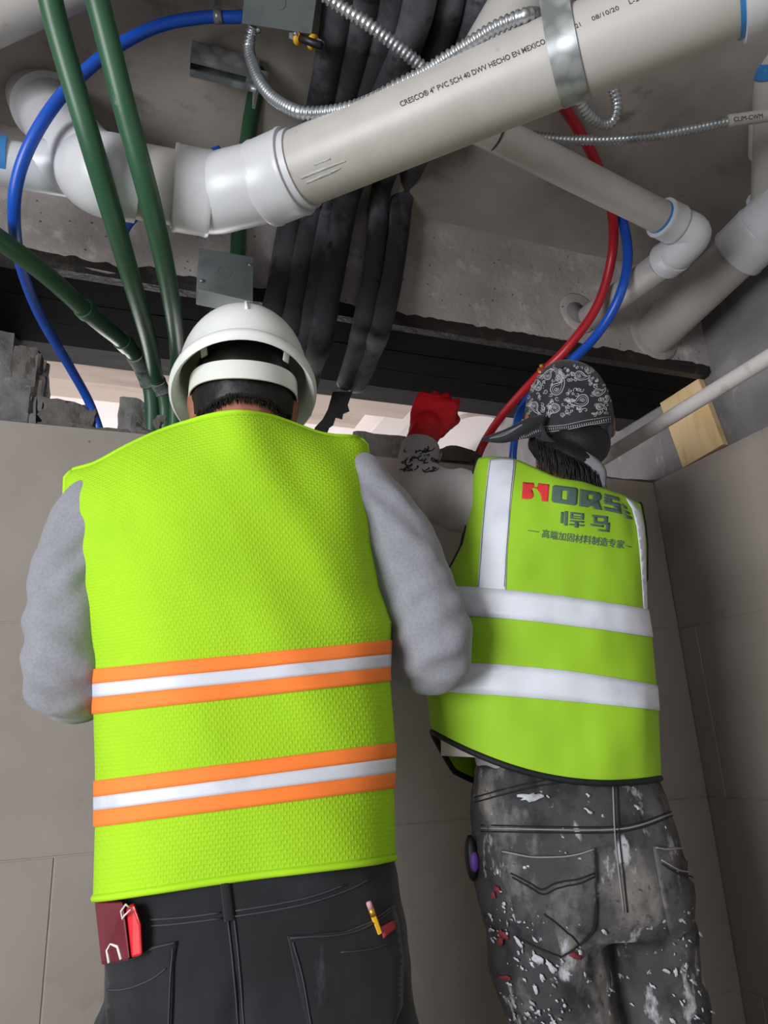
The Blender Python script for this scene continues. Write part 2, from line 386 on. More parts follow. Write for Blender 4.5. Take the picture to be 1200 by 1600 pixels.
# ------------------------------------------------------------------ pipes under the slab
def pipe_seg(name, a, b, r, m, parent, seg=32, r2=None):
    return obj(name, MB().tube([a, lerp(a, b, .5), b], [r, (r+(r2 or r))/2, r2 or r], seg), m, parent, angle=40)
def hub(name, c, d, r, ln, m, parent):                     # socket with rolled lips
    d = d.normalized(); a = c - d*ln/2
    pr = [(0, r*.93), (.0, r), (.08, r*1.02), (.16, r), (.86, r), (.94, r*1.02), (1, r), (1, r*.93)]
    return obj(name, MB().tube([a + d*ln*t + d*1e-5*i for i, (t, _) in enumerate(pr)], [q for _, q in pr], 36), m, parent, angle=50)
def ringmark(name, c, d, r, w_, m, parent): return obj(name, MB().tube([c - d*w_/2, c + d*w_/2], r, 32), m, parent, angle=40)
R4 = .0572
ZP = .866
# main four inch line
pE = onZ(432, 280, ZP); pR = onZ(1152, -22, ZP); dm = (pR - pE).normalized()
pEnd = pE + dm*((pR-pE).length + .9)
main = thing('drain_pipe', 'large cream drain pipe slung diagonally across the ceiling under a metal strap', 'pipe', pE)
mp = pipe_seg('pipe', pE - dm*.02, pR, R4, PVC, main, 48)
mp2 = pipe_seg('pipe', pR, pEnd, R4, PVC, main, 40)
hub('coupling', pR + dm*.075, dm, R4*1.13, .15, PVCW, main); ringmark('primer_ring', pR - dm*.002, dm, R4*1.02, .008, PRIMER, main)
pL = onZ(300, 299, ZP); pW = onZ(200, 281, ZP); dl = (pW - pL).normalized()
# 45 degree elbow: two sockets and a swept body
cE = lerp(pE, pL, .5)
corner = None
body = [V(p) for p in spline([tuple(pL + dl*.03), tuple(pL - dl*.028), tuple(cE + V((0,0,-.004)) + (cE - lerp(pL+dl*.1, pE+dm*.1, .5))*.12), tuple(pE + dm*.0), tuple(pE + dm*.05)], 8)]
obj('elbow', MB().tube(body, R4*1.07, 36), PVCW, main, angle=60)
hub('elbow_socket', pL + dl*.0, dl, R4*1.16, .058, PVCW, main); hub('elbow_socket', pE + dm*.006, dm, R4*1.16, .062, PVCW, main)
ringmark('primer_ring', pE + dm*.039, dm, R4*1.015, .006, PRIMER, main)
pipe_seg('pipe', pL, pW, R4, PVC, main, 40)
# wye: sweeps up and back into the slab, a narrower pipe joins from the left
cC = onZ(72, 158, 1.211)
run = [pW - dl*.01, pW + dl*.035, at(135, 266, 1.19), at(98, 260, 1.185), at(62, 256, 1.18)]
obj('wye', MB().tube([V(p) for p in spline([tuple(p) for p in run], 5)], [q[0] for q in spline([(R4*1.10,), (R4*1.10,), (R4*.97,), (.043,), (.0375,)], 5)], 36), PVCW, main, angle=60)
wy = [V(p) for p in spline([tuple(at(165, 276, 1.165)), tuple(at(128, 248, 1.20)), tuple(at(104, 215, 1.28)), tuple(at(86, 186, 1.36)), tuple(cC), tuple(cC + (cC - at(86, 190, 1.35))*.3)], 6)]
obj('wye_branch', MB().tube(wy, R4*1.07, 36), PVCW, main, angle=60)
dc_ = (cC - at(86, 190, 1.35)).normalized(); obj('collar', MB().tube([cC - dc_*.04, cC - dc_*.036, cC + dc_*.02], [R4*1.05, R4*1.2, R4*1.2], 36), PVCW, main, angle=50)
bw0 = at(118, 275, 1.20); bw1 = at(-120, 232, 1.12); bw1 = bw1 + (bw1-bw0).normalized()*1.2
pipe_seg('branch_pipe', bw0, bw1, .036, PVCW, main, 32)
db = (bw1-bw0).normalized(); pb = at(-12, 247, 1.153); ringmark('primer_ring', pb - db*.0, db, .0368, .045, PRIMER, main)
sm = Surf(mp)
decal_text('printed_lettering', sm, 'CRESCO® 4" PVC SCH 40 DWV HECHO EN MEXICO', (627, 167), (853, 68), 8.5, PIPEMARK, main, lift=.0004, offset=.008)
decal_text('printed_lettering', sm, '2/21', (893, 48), (908, 41), 7, PIPEMARK, main, lift=.0004)
decal_text('printed_lettering', sm, '08/10/20', (926, 33), (968, 15), 7, PIPEMARK, main, lift=.0004)
decal_text('printed_lettering', sm, 'L-2', (984, 7), (999, 1), 7, PIPEMARK, main, lift=.0004)
SMEAR = mat('primer_smear', srgb(160, 168, 178), .6, layers=[('noise', 60, srgb(176, 172, 168), .42, .54)])
for q in ([(470,276),(505,262),(540,250),(541,252),(506,266),(471,280)], [(478,284),(520,266),(534,262),(521,270),(480,287)], [(490,256),(516,246),(517,249),(491,259)]): decal('primer_smear', sm, [q], SMEAR, main, .0004, 8, .0003)
# hanger strap
cs = onZ(886, 88, ZP); bn = dm.cross(V((0,0,1))).normalized()
st = thing('pipe_strap', 'wide shiny steel strap wrapped around the large drain pipe', 'strap', cs)
def band(r, w_, a0, a1, c, d):
    n1 = d.cross(V((0,0,1))).normalized(); n2 = V((0,0,1)); rings = []
    for i in range(41):
        a = lerp(a0, a1, i/40); q = n1*math.cos(a) + n2*math.sin(a)
        rings.append([c + q*r - d*w_/2, c + q*(r+.0016) - d*w_/2, c + q*(r+.0016) + d*w_/2, c + q*r + d*w_/2])
    return MB().loft(rings)
obj('band', band(R4+.0006, .037, math.pi, 2*math.pi, cs, dm), GALV, st, angle=40)
for s in (-1, 1):
    c0 = cs + bn*s*(R4+.0013); t1 = V((c0.x, c0.y, CZ+.0))
    obj('hanger_leg', MB().obox((c0+t1)/2, dm*.0185, bn*.0008, (t1-c0)/2), GALV, st, smooth=False)

# two inch branch with an elbow turning into the beam
a = onZ(735, 190, 1.03); b = onZ(1042, 344, .975)
t2 = thing('drain_pipe', 'slim cream drain pipe with a white elbow turning back into the beam', 'pipe', b)
d2 = (b-a).normalized(); R2 = .0315
e1 = onY(918, 498, BY+.0); e0 = at(1048, 402, 1.53); d3 = (e1-e0).normalized()
pipe_seg('pipe', a - d2*.1, b, R2, PVC, t2); pipe_seg('pipe', e0, e1 + d3*.05, R2, PVC, t2)
kx = at(1082, 366, 1.47)
eb = [V(p) for p in spline([tuple(b - d2*.01), tuple(b + d2*.03), tuple(kx), tuple(e0 - d3*.03), tuple(e0 + d3*.01)], 8)]
obj('elbow', MB().tube(eb, R2*1.14, 28), PVCW, t2, angle=60)
hub('elbow_socket', b + d2*.004, d2, R2*1.25, .04, PVCW, t2); hub('elbow_socket', e0 + d3*.0, d3, R2*1.25, .036, PVCW, t2)
ringmark('primer_ring', b - d2*.018, d2, R2*1.03, .006, PRIMER, t2); ringmark('primer_ring', e0 + d3*.022, d3, R2*1.01, .012, PRIMER, t2)
ringmark('joint_line', onZ(774, 208, 1.024), d2, R2*1.02, .003, PIPEMARK, t2)
e2 = onY(905, 488, BY); obj('mortar_ring', MB().tube([e2 + V((0, .004, 0)), e2 - V((0, .004, 0))], [.062, .05], 28), BEAMM, beam)
obj('pipe_sleeve', MB().tube([onY(900, 490, BY) + V((0,.01,0)), onY(900, 490, BY) - V((0,.006,0))], .03, 24), RWALL, beam)

# right hand four inch pipe out of the beam with a reducing fitting
f1 = onY(1022, 523, BY); f0 = at(1155, 394, 1.70); d4 = (f0-f1).normalized()
t3 = thing('drain_pipe', 'thick cream drain pipe entering the beam beside the right wall', 'pipe', f1)
pipe_seg('pipe', f1 - d4*.05, f0, R4, PVC, t3, 40)
g0 = f0 + d4*.0
hub('socket', g0 + d4*.03, d4, R4*1.17, .075, PVCW, t3)
gx = g0 + d4*.13
obj('wye', MB().tube([g0 + d4*.05, g0 + d4*.09, gx, gx + d4*.12, gx + d4*min(1.2, max(.13, (XC+.03-gx.x)/max(1e-3, d4.x)))], [R4*1.12, R4*1.15, R4*1.1, R4*1.02, R4], 36), PVCW, t3, angle=60)
v0 = at(1196, 352, 1.68); v1 = at(1204, 110, 1.42); dv = (v1-v0).normalized()
pipe_seg('riser_pipe', v0 - dv*.06, v1 + dv*max(.16, (CZ+.02-v1.z)/max(.05, dv.z)), .0315, PVC, t3)
hub('riser_socket', at(1196, 325, 1.65), dv, .0395, .05, PVCW, t3); ringmark('primer_ring', at(1197, 308, 1.635), dv, .0325, .006, PRIMER, t3)
hub('riser_socket', at(1203, 210, 1.53), dv, .041, .08, PVCW, t3); ringmark('primer_ring', at(1203, 100, 1.41), dv, .0328, .03, PRIMER, t3)
obj('mortar_ring', MB().tube([f1 + V((0, .006, 0)), f1 - V((0, .006, 0))], [.088, .068], 28), BEAMM, beam)

# other pale pipes near the slab
a = onZ(-190, 90, 1.14); b = onZ(260, -130, 1.14); a, b = a + (a-b).normalized()*.05, b + (b-a).normalized()*1.2
tag(pipe_seg('pale_pipe', a, b, .057, PVC, None, 36), 'cream pipe end showing in the upper left corner of the ceiling', 'pipe')
a = at(862, -75, 1.16); b = at(742, 128, 1.22)
tag(pipe_seg('pale_pipe', a, b, .05, PVC, None, 36), 'cream pipe dropping behind the large drain pipe beside the black lines', 'pipe')

# thin painted conduit along the right wall
a = at(1230, 541, 1.40); b = at(925, 727, 1.83); dcn = (a-b).normalized(); a = a + dcn*min(.9, (XC+.03-a.x)/dcn.x if dcn.x > .01 else .9)
tag(pipe_seg('conduit', a, b, .0165, mat('painted_conduit', srgb(196, 190, 188), .5, layers=[('noise', 18, srgb(160, 152, 148), .55, .7), ('noise', 30, srgb(70, 60, 54), .72, .76)]), None, 24), 'slim pale conduit crossing in front of the pine board', 'conduit')

# pine board standing on the tile edge of the right wall
q = [onX(px, py, XC+.001) for px, py in ((1027, 619), (1087, 580), (1130, 694), (1067, 731))]
tag(obj('pine_board', MB().prism(q, V((.019, 0, 0))), PINE, None, smooth=False, bevel=.0015), 'short pale pine board leaning on the right wall above the tiles', 'board')

# green water pipes
def green(label, pts, joint=None):
    t = thing('water_pipe', label, 'pipe', at(*pts[-1]), 'green water pipes')
    P = pixpath(pts, 10)
    obj('pipe', MB().tube(P, .0162, 20), PPR, t)
    if joint:
        for k, ln in joint:
            i = int(k*(len(P)-1)); j = min(len(P)-1, i + max(2, ln)); seg = P[i:j]
            obj('coupling', MB().tube(seg, [.0195]*len(seg), 20), PPRMUD if ln > 3 else PPR, t, angle=60)
    return t
green('green water pipe running from the top left edge, left of the upright pair', [(68, -60, .95), (90, 45, .98), (150, 250, 1.045), (196, 405, 1.19), (232, 530, 1.47), (244, 590, 1.63), (257, 630, 1.665), (258, 685, 1.665)], [(.735, 7)])
green('green water pipe running from the top left edge, right of the upright pair', [(137, -60, .95), (160, 30, .98), (198, 180, 1.02), (238, 330, 1.10), (266, 460, 1.30), (277, 550, 1.55), (274, 610, 1.66), (273, 690, 1.665)])
green('green water pipe slanting in from the left edge across the dark soffit', [(-420, 140, 1.02), (-220, 235, 1.05), (-60, 335, 1.10), (0, 375, 1.15), (75, 432, 1.25), (150, 500, 1.40), (203, 545, 1.54), (229, 590, 1.635), (237, 630, 1.655), (237, 685, 1.655)], [(.53, 1), (.64, 3), (.69, 12)])
green('green water pipe behind the drain elbow, passing the lower grey box', [(432, -40, 1.24), (420, 40, 1.30), (400, 140, 1.40), (384, 240, 1.52), (374, 330, 1.555), (368, 420, 1.50), (335, 500, 1.53), (300, 580, 1.65), (288, 630, 1.68), (288, 695, 1.68)])

# blue and red tubes
def tube_thing(name, label, pts, r, m, n=10, cat='tube', group=None):
    return tag(obj(name, MB().tube(pixpath(pts, n), r, 16), m), label, cat, group)
bl = thing('water_tube', 'blue plastic tube looping along the left edge of the ceiling', 'tube', at(155, 668, 1.62))
obj('tube', MB().tube(pixpath([(392, 24, 1.20), (365, 27, 1.195), (320, 27, 1.19), (250, 40, 1.18), (180, 75, 1.15), (112, 132, 1.12), (62, 198, 1.10), (30, 270, 1.11), (22, 340, 1.15), (33, 415, 1.27), (62, 492, 1.40), (110, 575, 1.54), (140, 630, 1.61), (158, 680, 1.62)], 10), .0098, 16), BLUE, bl)
cl = at(340, 26, 1.19)
obj('clamp', MB().tube([at(335, 26.2, 1.19), at(347, 26, 1.19)], .0112, 20), GALV, bl); obj('clamp_tab', MB().obox(lerp(cl, V((cl.x, cl.y, CZ)), .55), V((.006, 0, 0)), V((0, .0015, 0)), V((0, 0, (CZ-cl.z)*.48))), GALV, bl, smooth=False)
tube_thing('water_tube', 'short blue tube crossing behind the large drain pipe', [(190, 372, 1.36), (205, 345, 1.36), (260, 292, 1.38), (310, 250, 1.40), (343, 234, 1.42)], .0085, BLUE)
tube_thing('water_tube', 'red plastic tube curving down past the patterned headscarf', [(840, 105, 1.30), (872, 155, 1.42), (905, 205, 1.49), (935, 262, 1.56), (956, 330, 1.60), (956, 400, 1.66), (933, 478, 1.68), (885, 545, 1.69), (838, 590, 1.74), (788, 645, 1.86), (757, 690, 1.93), (742, 725, 1.94)], .0108, RED)
tube_thing('water_tube', 'blue plastic tube curving down beside the red tube', [(949, 298, 1.60), (970, 335, 1.63), (981, 400, 1.60), (968, 462, 1.59), (935, 520, 1.63), (890, 566, 1.72), (842, 605, 1.84), (812, 645, 1.90), (802, 700, 1.93), (801, 735, 1.93)], .0108, BLUE)
bs = thing('brass_clip', 'small brass ring clip on the red tube above the headscarf', 'clip', at(850, 577, 1.72))
P0 = at(850, 579, 1.725); dd = (at(838, 590, 1.74) - at(885, 545, 1.69)).normalized()
for k in (-.006, .006): obj('ring', MB().tube([P0 + dd*(k-.0025), P0 + dd*(k+.0025)], .0145, 20), BRASS, bs)
obj('screw', MB().tube([P0 + V((-.01,-.012,.0)), P0 + V((-.022,-.02,0))], .004, 10), BRASS, bs)

# flexible steel conduits
def flex(label, pts, r=.0100, pitch=.0078, tape=None):
    P = pixpath(pts, 14); L = [0]
    for p, q in zip(P, P[1:]): L.append(L[-1] + (q-p).length)
    tot = L[-1]; n = int(tot/pitch*4); Q = []; Rr = []; k = 0
    for i in range(n+1):
        s = tot*i/n
        while k < len(L)-2 and L[k+1] < s: k += 1
        t = (s-L[k])/max(1e-9, L[k+1]-L[k]); Q.append(P[k].lerp(P[k+1], t)); Rr.append(r*(1.0 if i % 4 in (1, 2) else .78))
    t = thing('flexible_conduit', label, 'conduit', P[0], 'flexible steel conduits')
    obj('corrugated_tube', MB().tube(Q, Rr, 14), FLEX, t, smooth=True)
    return t, P
def zd(px, py, z): return (px, py, z/ray(px, py).z)
def c1(px, py, z): return (px, py, 1.15 - (px-430)*.000384 - .046)       # rests against the near side of the drain pipe
flex('flexible steel conduit looping from the upper grey box onto the drain pipe', [zd(396, 40, 1.15), zd(389, 72, 1.13), zd(395, 101, 1.08), zd(408, 131, 1.02), zd(429, 155, .97), c1(461, 173, .92), c1(493, 177, .88), c1(533, 172, .865), c1(573, 160, .86), c1(613, 139, .86), c1(640, 125, .86), c1(667, 111, .86), c1(693, 94, .86), c1(720, 77, .86), c1(747, 60, .86), c1(773, 44, .86), c1(800, 32, .86), c1(824, 24, .86), (846, 24, .985), (866, 18, 1.03), (885, 5, 1.06)])
flex('flexible steel conduit running down from the top edge over the black lines', [zd(470, -40, 1.04), zd(520, 2, 1.02), zd(575, 38, 1.0), zd(630, 80, .985), zd(690, 130, .97), zd(730, 150, .965)])
t, P = flex('flexible steel conduit with a paper tag near the right edge', [zd(740, 172, 1.11), zd(785, 198, 1.105), zd(850, 215, 1.10), zd(930, 219, 1.10), zd(1010, 214, 1.10), zd(1080, 202, 1.11), zd(1140, 190, 1.12), zd(1230, 178, 1.13), zd(1400, 168, 1.16), zd(1480, 150, 1.2)], .0098)
tp = obj('paper_tag', MB().tube([V(p) for p in spline([tuple(at(*zd(1137, 189.5, 1.12))), tuple(at(*zd(1168, 185, 1.122))), tuple(at(*zd(1205, 180, 1.127)))], 4)], .0118, 20), TAPE, t)
decal_text('handwriting', Surf(tp), 'CLIM-CWM', (1147, 190), (1192, 184), 7, INK, t, lift=.0005)
flex('short flexible steel conduit looped below the strap', [zd(880, 110, 1.07), zd(900, 148, 1.06), zd(918, 178, 1.05), zd(940, 194, 1.05), zd(958, 188, 1.06), zd(964, 160, 1.08), zd(952, 120, 1.10), zd(940, 95, 1.12)])

# junction boxes
def jbox(label, quad, back, screws):
    """quad: four 3-D plate corners in order; back: vector from the plate into the box"""
    c = sum(quad, V((0,0,0)))/4; t = thing('junction_box', label, 'box', c, 'grey junction boxes')
    n = back.normalized()
    inner = [c + (p-c)*.93 for p in quad]
    obj('body', MB().prism(inner, back), BOXM, t, smooth=False, bevel=.002)
    obj('cover_plate', MB().prism([p - n*.0015 for p in quad], n*.003), BOXM, t, smooth=False, bevel=.001)
    for s in screws: obj('screw', MB().tube([s - n*.001, s - n*.005], [.0045, .0035], 12), GALV, t)
    kc = lerp(c, quad[0], .06); obj('knockout', band(.012, .0006, 0, 2*math.pi, kc - n*.002, n) if abs(n.z) < .5 else MB().tube([kc - n*.0016, kc - n*.0022], .012, 20), BOXM, t, angle=30)
    return t
q1 = [onZ(378, 36, 1.135), onZ(487, 53, 1.135), onZ(500, -42, 1.135), onZ(386, -52, 1.135)]
jbox('grey junction box cut by the top edge of the photo', q1, V((0, 0, .07)), [onZ(404, 46, 1.135) + V((0,0,-.0)), onZ(462, 52, 1.135)])
q2 = [onY(310, 388, BY-.062), onY(396, 402, BY-.062), onY(395, 472, BY-.062), onY(308, 452, BY-.062)]
jbox('grey junction box on the beam above the white helmet', q2, V((0, .058, 0)), [onY(390, 415, BY-.062), onY(315, 440, BY-.062)])
cg = thing('cable_connector', 'yellow and black cable connector beside the upper grey box', 'connector', at(478, 62, 1.22))
A = at(458, 55, 1.22); B = at(502, 72, 1.20); dg = (B-A).normalized()
obj('body', MB().tube([A, B], .0065, 14), BLACKP, cg)
for px, py in ((467, 59), (489, 66)): obj('collar', MB().tube([at(px, py, 1.215) - dg*.003, at(px, py, 1.215) + dg*.003], .012, 16), YELLOW, cg)
for px, py in ((459, 55), (499, 70)): obj('nut', MB().tube([at(px, py, 1.212) - dg*.004, at(px, py, 1.212) + dg*.004], .0085, 6), GALV, cg, smooth=False)

# strut channel on the slab
a = onZ(298, 91, 1.18); b = onZ(402, 118, 1.18); dx = (b-a).normalized(); dy = dx.cross(V((0,0,1))).normalized(); hw = .020
prof = [(-hw, .02), (-hw, -.0205), (-.010, -.0205), (-.010, -.015), (-.0075, -.015), (-.0075, -.0185), (-hw+.003, -.0185), (-hw+.003, .018), (hw-.003, .018), (hw-.003, -.0185), (.0075, -.0185), (.0075, -.015), (.010, -.015), (.010, -.0205), (hw, -.0205), (hw, .02)]
chn = thing('strut_channel', 'galvanised steel strut channel fixed to the slab', 'channel', a)
obj('channel', MB().loft([[p + dy*u + V((0,0,1))*v for u, v in prof] for p in (a, b)]), GALV, chn, smooth=False)
pb_ = onZ(400, 140, 1.15); obj('bracket', MB().obox(pb_, dx*.0025, dy*.024, V((0,0,.02))).obox(pb_ + V((0,0,.02)), dx*.018, dy*.024, V((0,0,.0015))), GALV, chn, smooth=False)
obj('bolt', MB().tube([pb_ - dx*.01, pb_ + dx*.012], .005, 10), GALV, chn)

# black insulated lines over the beam
def foamline(label, pts, r, flat=.8):
    P = pixpath(pts, 10); rr = [r*(1 + .05*nz(p.x, p.y, p.z, 18)) for p in P]
    return tag(obj('insulated_line', MB().tube(P, rr, 18, flat=flat), FOAM), label, 'pipe insulation', 'black insulated lines')
cz = 1.165
def bf(px, py, off=.04): return (px, py, (BY-off)/ray(px, py).y)
foamline('black foam insulated line, leftmost of the bundle over the beam', [zd(535, -60, cz), zd(520, 60, cz), zd(492, 200, cz), (466, 290, 1.585), bf(449, 370), bf(436, 450), bf(424, 505), (412, 570, 1.62), (400, 640, 1.74)], .026)
foamline('black foam insulated line, second from the left in the bundle', [zd(580, -60, cz), zd(560, 60, cz), zd(528, 200, cz), (494, 300, 1.60), bf(473, 390), bf(462, 460), bf(452, 520), (440, 570, 1.64), (432, 640, 1.76)], .026)
foamline('black foam insulated line, third from the left in the bundle', [zd(625, -60, cz), zd(600, 60, cz), zd(555, 200, cz), (520, 300, 1.62), bf(504, 390), bf(492, 460), bf(480, 525), (466, 575, 1.66), (452, 640, 1.78)], .027)
foamline('thick black foam insulated line, rightmost of the left bundle', [zd(668, -60, cz-.02), zd(640, 60, cz-.02), zd(580, 200, cz-.02), (545, 300, 1.60), bf(526, 390, .05), bf(512, 460, .05), bf(500, 530, .05), (484, 580, 1.66), (470, 645, 1.80)], .028)
foamline('black foam insulated line, left of the separate pair over the beam', [zd(715, -60, cz), zd(690, 60, cz), zd(628, 210, cz), (595, 300, 1.66), bf(590, 360), bf(580, 440), bf(569, 498, .055), (562, 528, .862/ray(562, 528).z), (554, 558, .858/ray(554, 558).z), (540, 600, 1.80)], .023)
foamline('black foam insulated line, right of the separate pair over the beam', [zd(762, -60, cz), zd(735, 60, cz), zd(668, 210, cz), (633, 290, 1.68), bf(622, 360), bf(610, 440), bf(594, 505, .055), (585, 535, .862/ray(585, 535).z), (574, 562, .858/ray(574, 562).z), (556, 603, 1.82)], .027)
foamline('black foam insulated line against the slab right of the bundle', [zd(800, -60, cz+.01), zd(768, 60, cz+.01), zd(715, 170, cz+.01), zd(690, 230, cz+.01)], .022)
tear = [(520, 612), (550, 612), (543, 632), (546, 642), (536, 646), (534, 655), (524, 652), (520, 664), (514, 668), (510, 678), (505, 700), (482, 700), (492, 668), (504, 655), (512, 640)]
tag(obj('torn_insulation', MB().prism([at(px, py, 1.80) for px, py in tear], FW*.012), mat('torn_black', srgb(24, 23, 24), .9), smooth=False), 'torn ragged scrap of black foam hanging in the gap', 'scrap')

# ------------------------------------------------------------------ people
def remesh(mb, voxel, smooth=4, name='m'):
    me = mb.mesh(name); o = bpy.data.objects.new(name, me); col.objects.link(o)
    k = o.modifiers.new('r', 'REMESH'); k.mode = 'VOXEL'; k.voxel_size = voxel; k.use_smooth_shade = True
    if smooth: k = o.modifiers.new('s', 'SMOOTH'); k.factor = .5; k.iterations = smooth
    bpy.context.view_layer.update()
    out = bpy.data.meshes.new_from_object(o.evaluated_get(bpy.context.evaluated_depsgraph_get()))
    bpy.data.objects.remove(o); bpy.data.meshes.remove(me); out.name = name; return out
def displace(me, fn):
    me.update(); ns = [v.normal.copy() for v in me.vertices]
    for v, n in zip(me.vertices, ns): v.co += n*fn(v.co, n)
    me.update()
class Frame:                               # upright frontal plane of a person
    def __init__(s, az, dist): a = math.radians(az); s.F = V((math.sin(a), math.cos(a), 0)); s.X = V((s.F.y, -s.F.x, 0)); s.d = dist
    def p(s, px, py, off=0):
        r = ray(px, py); return O + r*((s.d + off)/r.dot(s.F))
    def px_m(s, px, py): return (s.d/ray(px, py).dot(s.F))/FPX   # metres per pixel
def prof(u, n=2.5): return max(0, 1 - abs(2*u-1)**n)**(1/n)
def row_ring(fr, L, R, b, n=28, shrink=0, front=.9, exp=2.4):
    """closed ring round the body from its left and right outline pixels"""
    back = []
    for i in range(n+1):
        u = (1 - math.cos(math.pi*i/n))/2
        back.append(fr.p(lerp(L[0], R[0], u), lerp(L[1], R[1], u), -b*prof(u, exp)))
    ring = back + [back[i] + fr.F*(b*prof((1-math.cos(math.pi*i/n))/2, exp)*(1+front)) for i in range(n-1, 0, -1)]
    if shrink:
        c = sum(ring, V((0,0,0)))/len(ring); ring = [p + (c-p).normalized()*shrink if (c-p).length > 1e-6 else p for p in ring]
    return ring
def torso_solid(mb, fr, rows, shrink):
    mb.loft([row_ring(fr, L, R, b, shrink=shrink) for L, R, b in rows])
def hand(mb, wrist, d, pn, side, curl=.5, k=1.0, th=1.0, out=.85):
    """palm and five fingers; d: forward, pn: direction the palm faces, side: +1 thumb along d x pn"""
    d = d.normalized(); pn = (pn - d*pn.dot(d)).normalized(); s = d.cross(pn).normalized()*side
    rings = []
    for t, hw_, hh in ((-.012, .026, .020), (.012, .031, .018), (.045, .041, .016), (.075, .043, .0145), (.092, .041, .012)):
        c = wrist + d*t*k; rings.append([c + s*math.cos(a)*hw_*k + pn*math.sin(a)*hh*k for a in (2*math.pi*j/16 for j in range(16))])
    mb.loft(rings)
    for i, (o, ln, r) in enumerate(((.031, .072, .0088), (.0105, .080, .009), (-.0105, .074, .0086), (-.031, .058, .0078))):
        p = wrist + d*(.084 - .004*abs(i-1.3))*k + s*o*k; a = .15 + curl*.35; P = [p - d*.03*k, p]; dirn = d
        for seg, f in enumerate((.45, .30, .25)):
            a2 = a if seg == 0 else a + curl*1.25*seg; dirn = d*math.cos(a2) + pn*math.sin(a2); P.append(P[-1] + dirn*ln*f*k)
        mb.tube([V(q) for q in spline([tuple(q) for q in P], 3)], [r*k*th*(1-.02*j) for j in range(len(P)*3-2)], 10)
        mb.ellipsoid(P[-1], V((1,0,0))*r*k*th*.8, V((0,1,0))*r*k*th*.8, V((0,0,1))*r*k*th*.8, 8, 6)
    p = wrist + d*.02*k + s*.022*k; P = [p, p + (d*(1.35-out) + s*out + pn*.25)*.036*k, p + (d*(1.35-out) + s*out + pn*.25)*.036*k + (d*.85 + s*.15 + pn*(.3+curl*.5)).normalized()*.034*k]
    P.append(P[-1] + (d*.8 - s*.1*curl + pn*(.35+curl*.6)).normalized()*.026*k)
    mb.tube([V(q) for q in spline([tuple(q) for q in P], 3)], [.0135*k, .0125*k, .0118*k, .0112*k, .0108*k, .0104*k, .010*k, .0096*k, .009*k, .008*k], 10)
    mb.ellipsoid(P[-1], V((1,0,0))*.0078*k, V((0,1,0))*.0078*k, V((0,0,1))*.0078*k, 8, 6)
def head(mb, c, F, X, Z):
    """c: centre of the skull; nose, jaw, ears and lips on one surface"""
    mb.ellipsoid(c, X*.074, F*.094, Z*.108, 28, 18)
    mb.ellipsoid(c + F*.022 - Z*.062, X*.056, F*.062, Z*.058, 22, 14)
    mb.ellipsoid(c + F*.090 - Z*.022, X*.014, F*.020, Z*.024, 12, 8); mb.ellipsoid(c + F*.087 + Z*.018, X*.048, F*.014, Z*.010, 14, 8)
    mb.ellipsoid(c + F*.083 - Z*.058, X*.024, F*.010, Z*.009, 12, 8); mb.ellipsoid(c + F*.074 - Z*.102, X*.024, F*.018, Z*.016, 12, 8)
    for s in (-1, 1):
        e = c + X*s*.078 - F*.006 - Z*.018; eo = (X*s*.92 - F*.38).normalized(); et = eo.cross(Z).normalized()
        mb.ellipsoid(e + Z*.004, eo*.011, et*.018, Z*.031, 14, 10); mb.ellipsoid(e - Z*.024, eo*.008, et*.011, Z*.012, 10, 8)
def limb(mb, pts, n=5, seg=18, flat=None):
    """pts: (3-D point, radius)"""
    q = spline([tuple(p) + (r,) for p, r in pts], n); mb.tube([V(a[:3]) for a in q], [a[3] for a in q], seg)
    for p, r in (pts[0], pts[-1]): mb.ellipsoid(p, V((1,0,0))*r, V((0,1,0))*r, V((0,0,1))*r, 14, 10)
def boot(name, ankle, F, X, m, parent):
    rings = []
    for y, z0, z1, hw_ in ((-.085, .0, .060, .022), (-.075, .0, .085, .034), (-.03, 0, .10, .040), (.03, 0, .095, .042), (.09, 0, .070, .046), (.14, 0, .056, .047), (.175, 0, .042, .038), (.19, .004, .028, .020)):
        c = V((ankle.x, ankle.y, 0)) + F*y; rr = []
        for j in range(16):
            a = 2*math.pi*j/16; sx = math.copysign(abs(math.cos(a))**.7, math.cos(a)); sz = math.copysign(abs(math.sin(a))**.6, math.sin(a))
            rr.append(c + X*sx*hw_ + V((0,0,1))*(lerp(z0, z1, .5) + sz*(z1-z0)/2))
        rings.append(rr)
    mb = MB().loft(rings); mb.tube([V((ankle.x, ankle.y, .05)), V((ankle.x, ankle.y, .16)) ], [.046, .05], 18)
    o = obj(name, remesh(mb, .007, 3, name), m, parent)
    return o

SKIN = mat('skin', srgb(150, 98, 76), .55, layers=[('noise', 18, srgb(136, 84, 64), .5, .7)], spec=.35)
HAIR = mat('black_hair', srgb(18, 16, 16), .5, bump=('noise', 160, .4, .002))
SHIRTA = mat('heather_grey_jersey', srgb(140, 141, 149), .95, layers=[('noise', 240, srgb(131, 132, 140), .45, .6)], bump=('noise', 300, .08, .001), sheen=.2)
SHIRTB = mat('warm_grey_jersey', srgb(160, 155, 155), .95, layers=[('noise', 9, srgb(146, 141, 141), .5, .7)], sheen=.2)
NEON = mat('neon_mesh', srgb(164, 212, 38), .85, layers=[('noise', 6, srgb(157, 206, 38), .45, .65)], bump=('brick', 58, .30, .003, (1, 1, 1)), uv=True, spec=.2)
NEONP = mat('neon_binding', srgb(168, 218, 36), .75, spec=.2)
NEONB = mat('neon_cloth', srgb(150, 196, 44), .75, layers=[('noise', 5, srgb(143, 189, 44), .45, .65)], bump=('noise', 14, .1, .004), spec=.25)
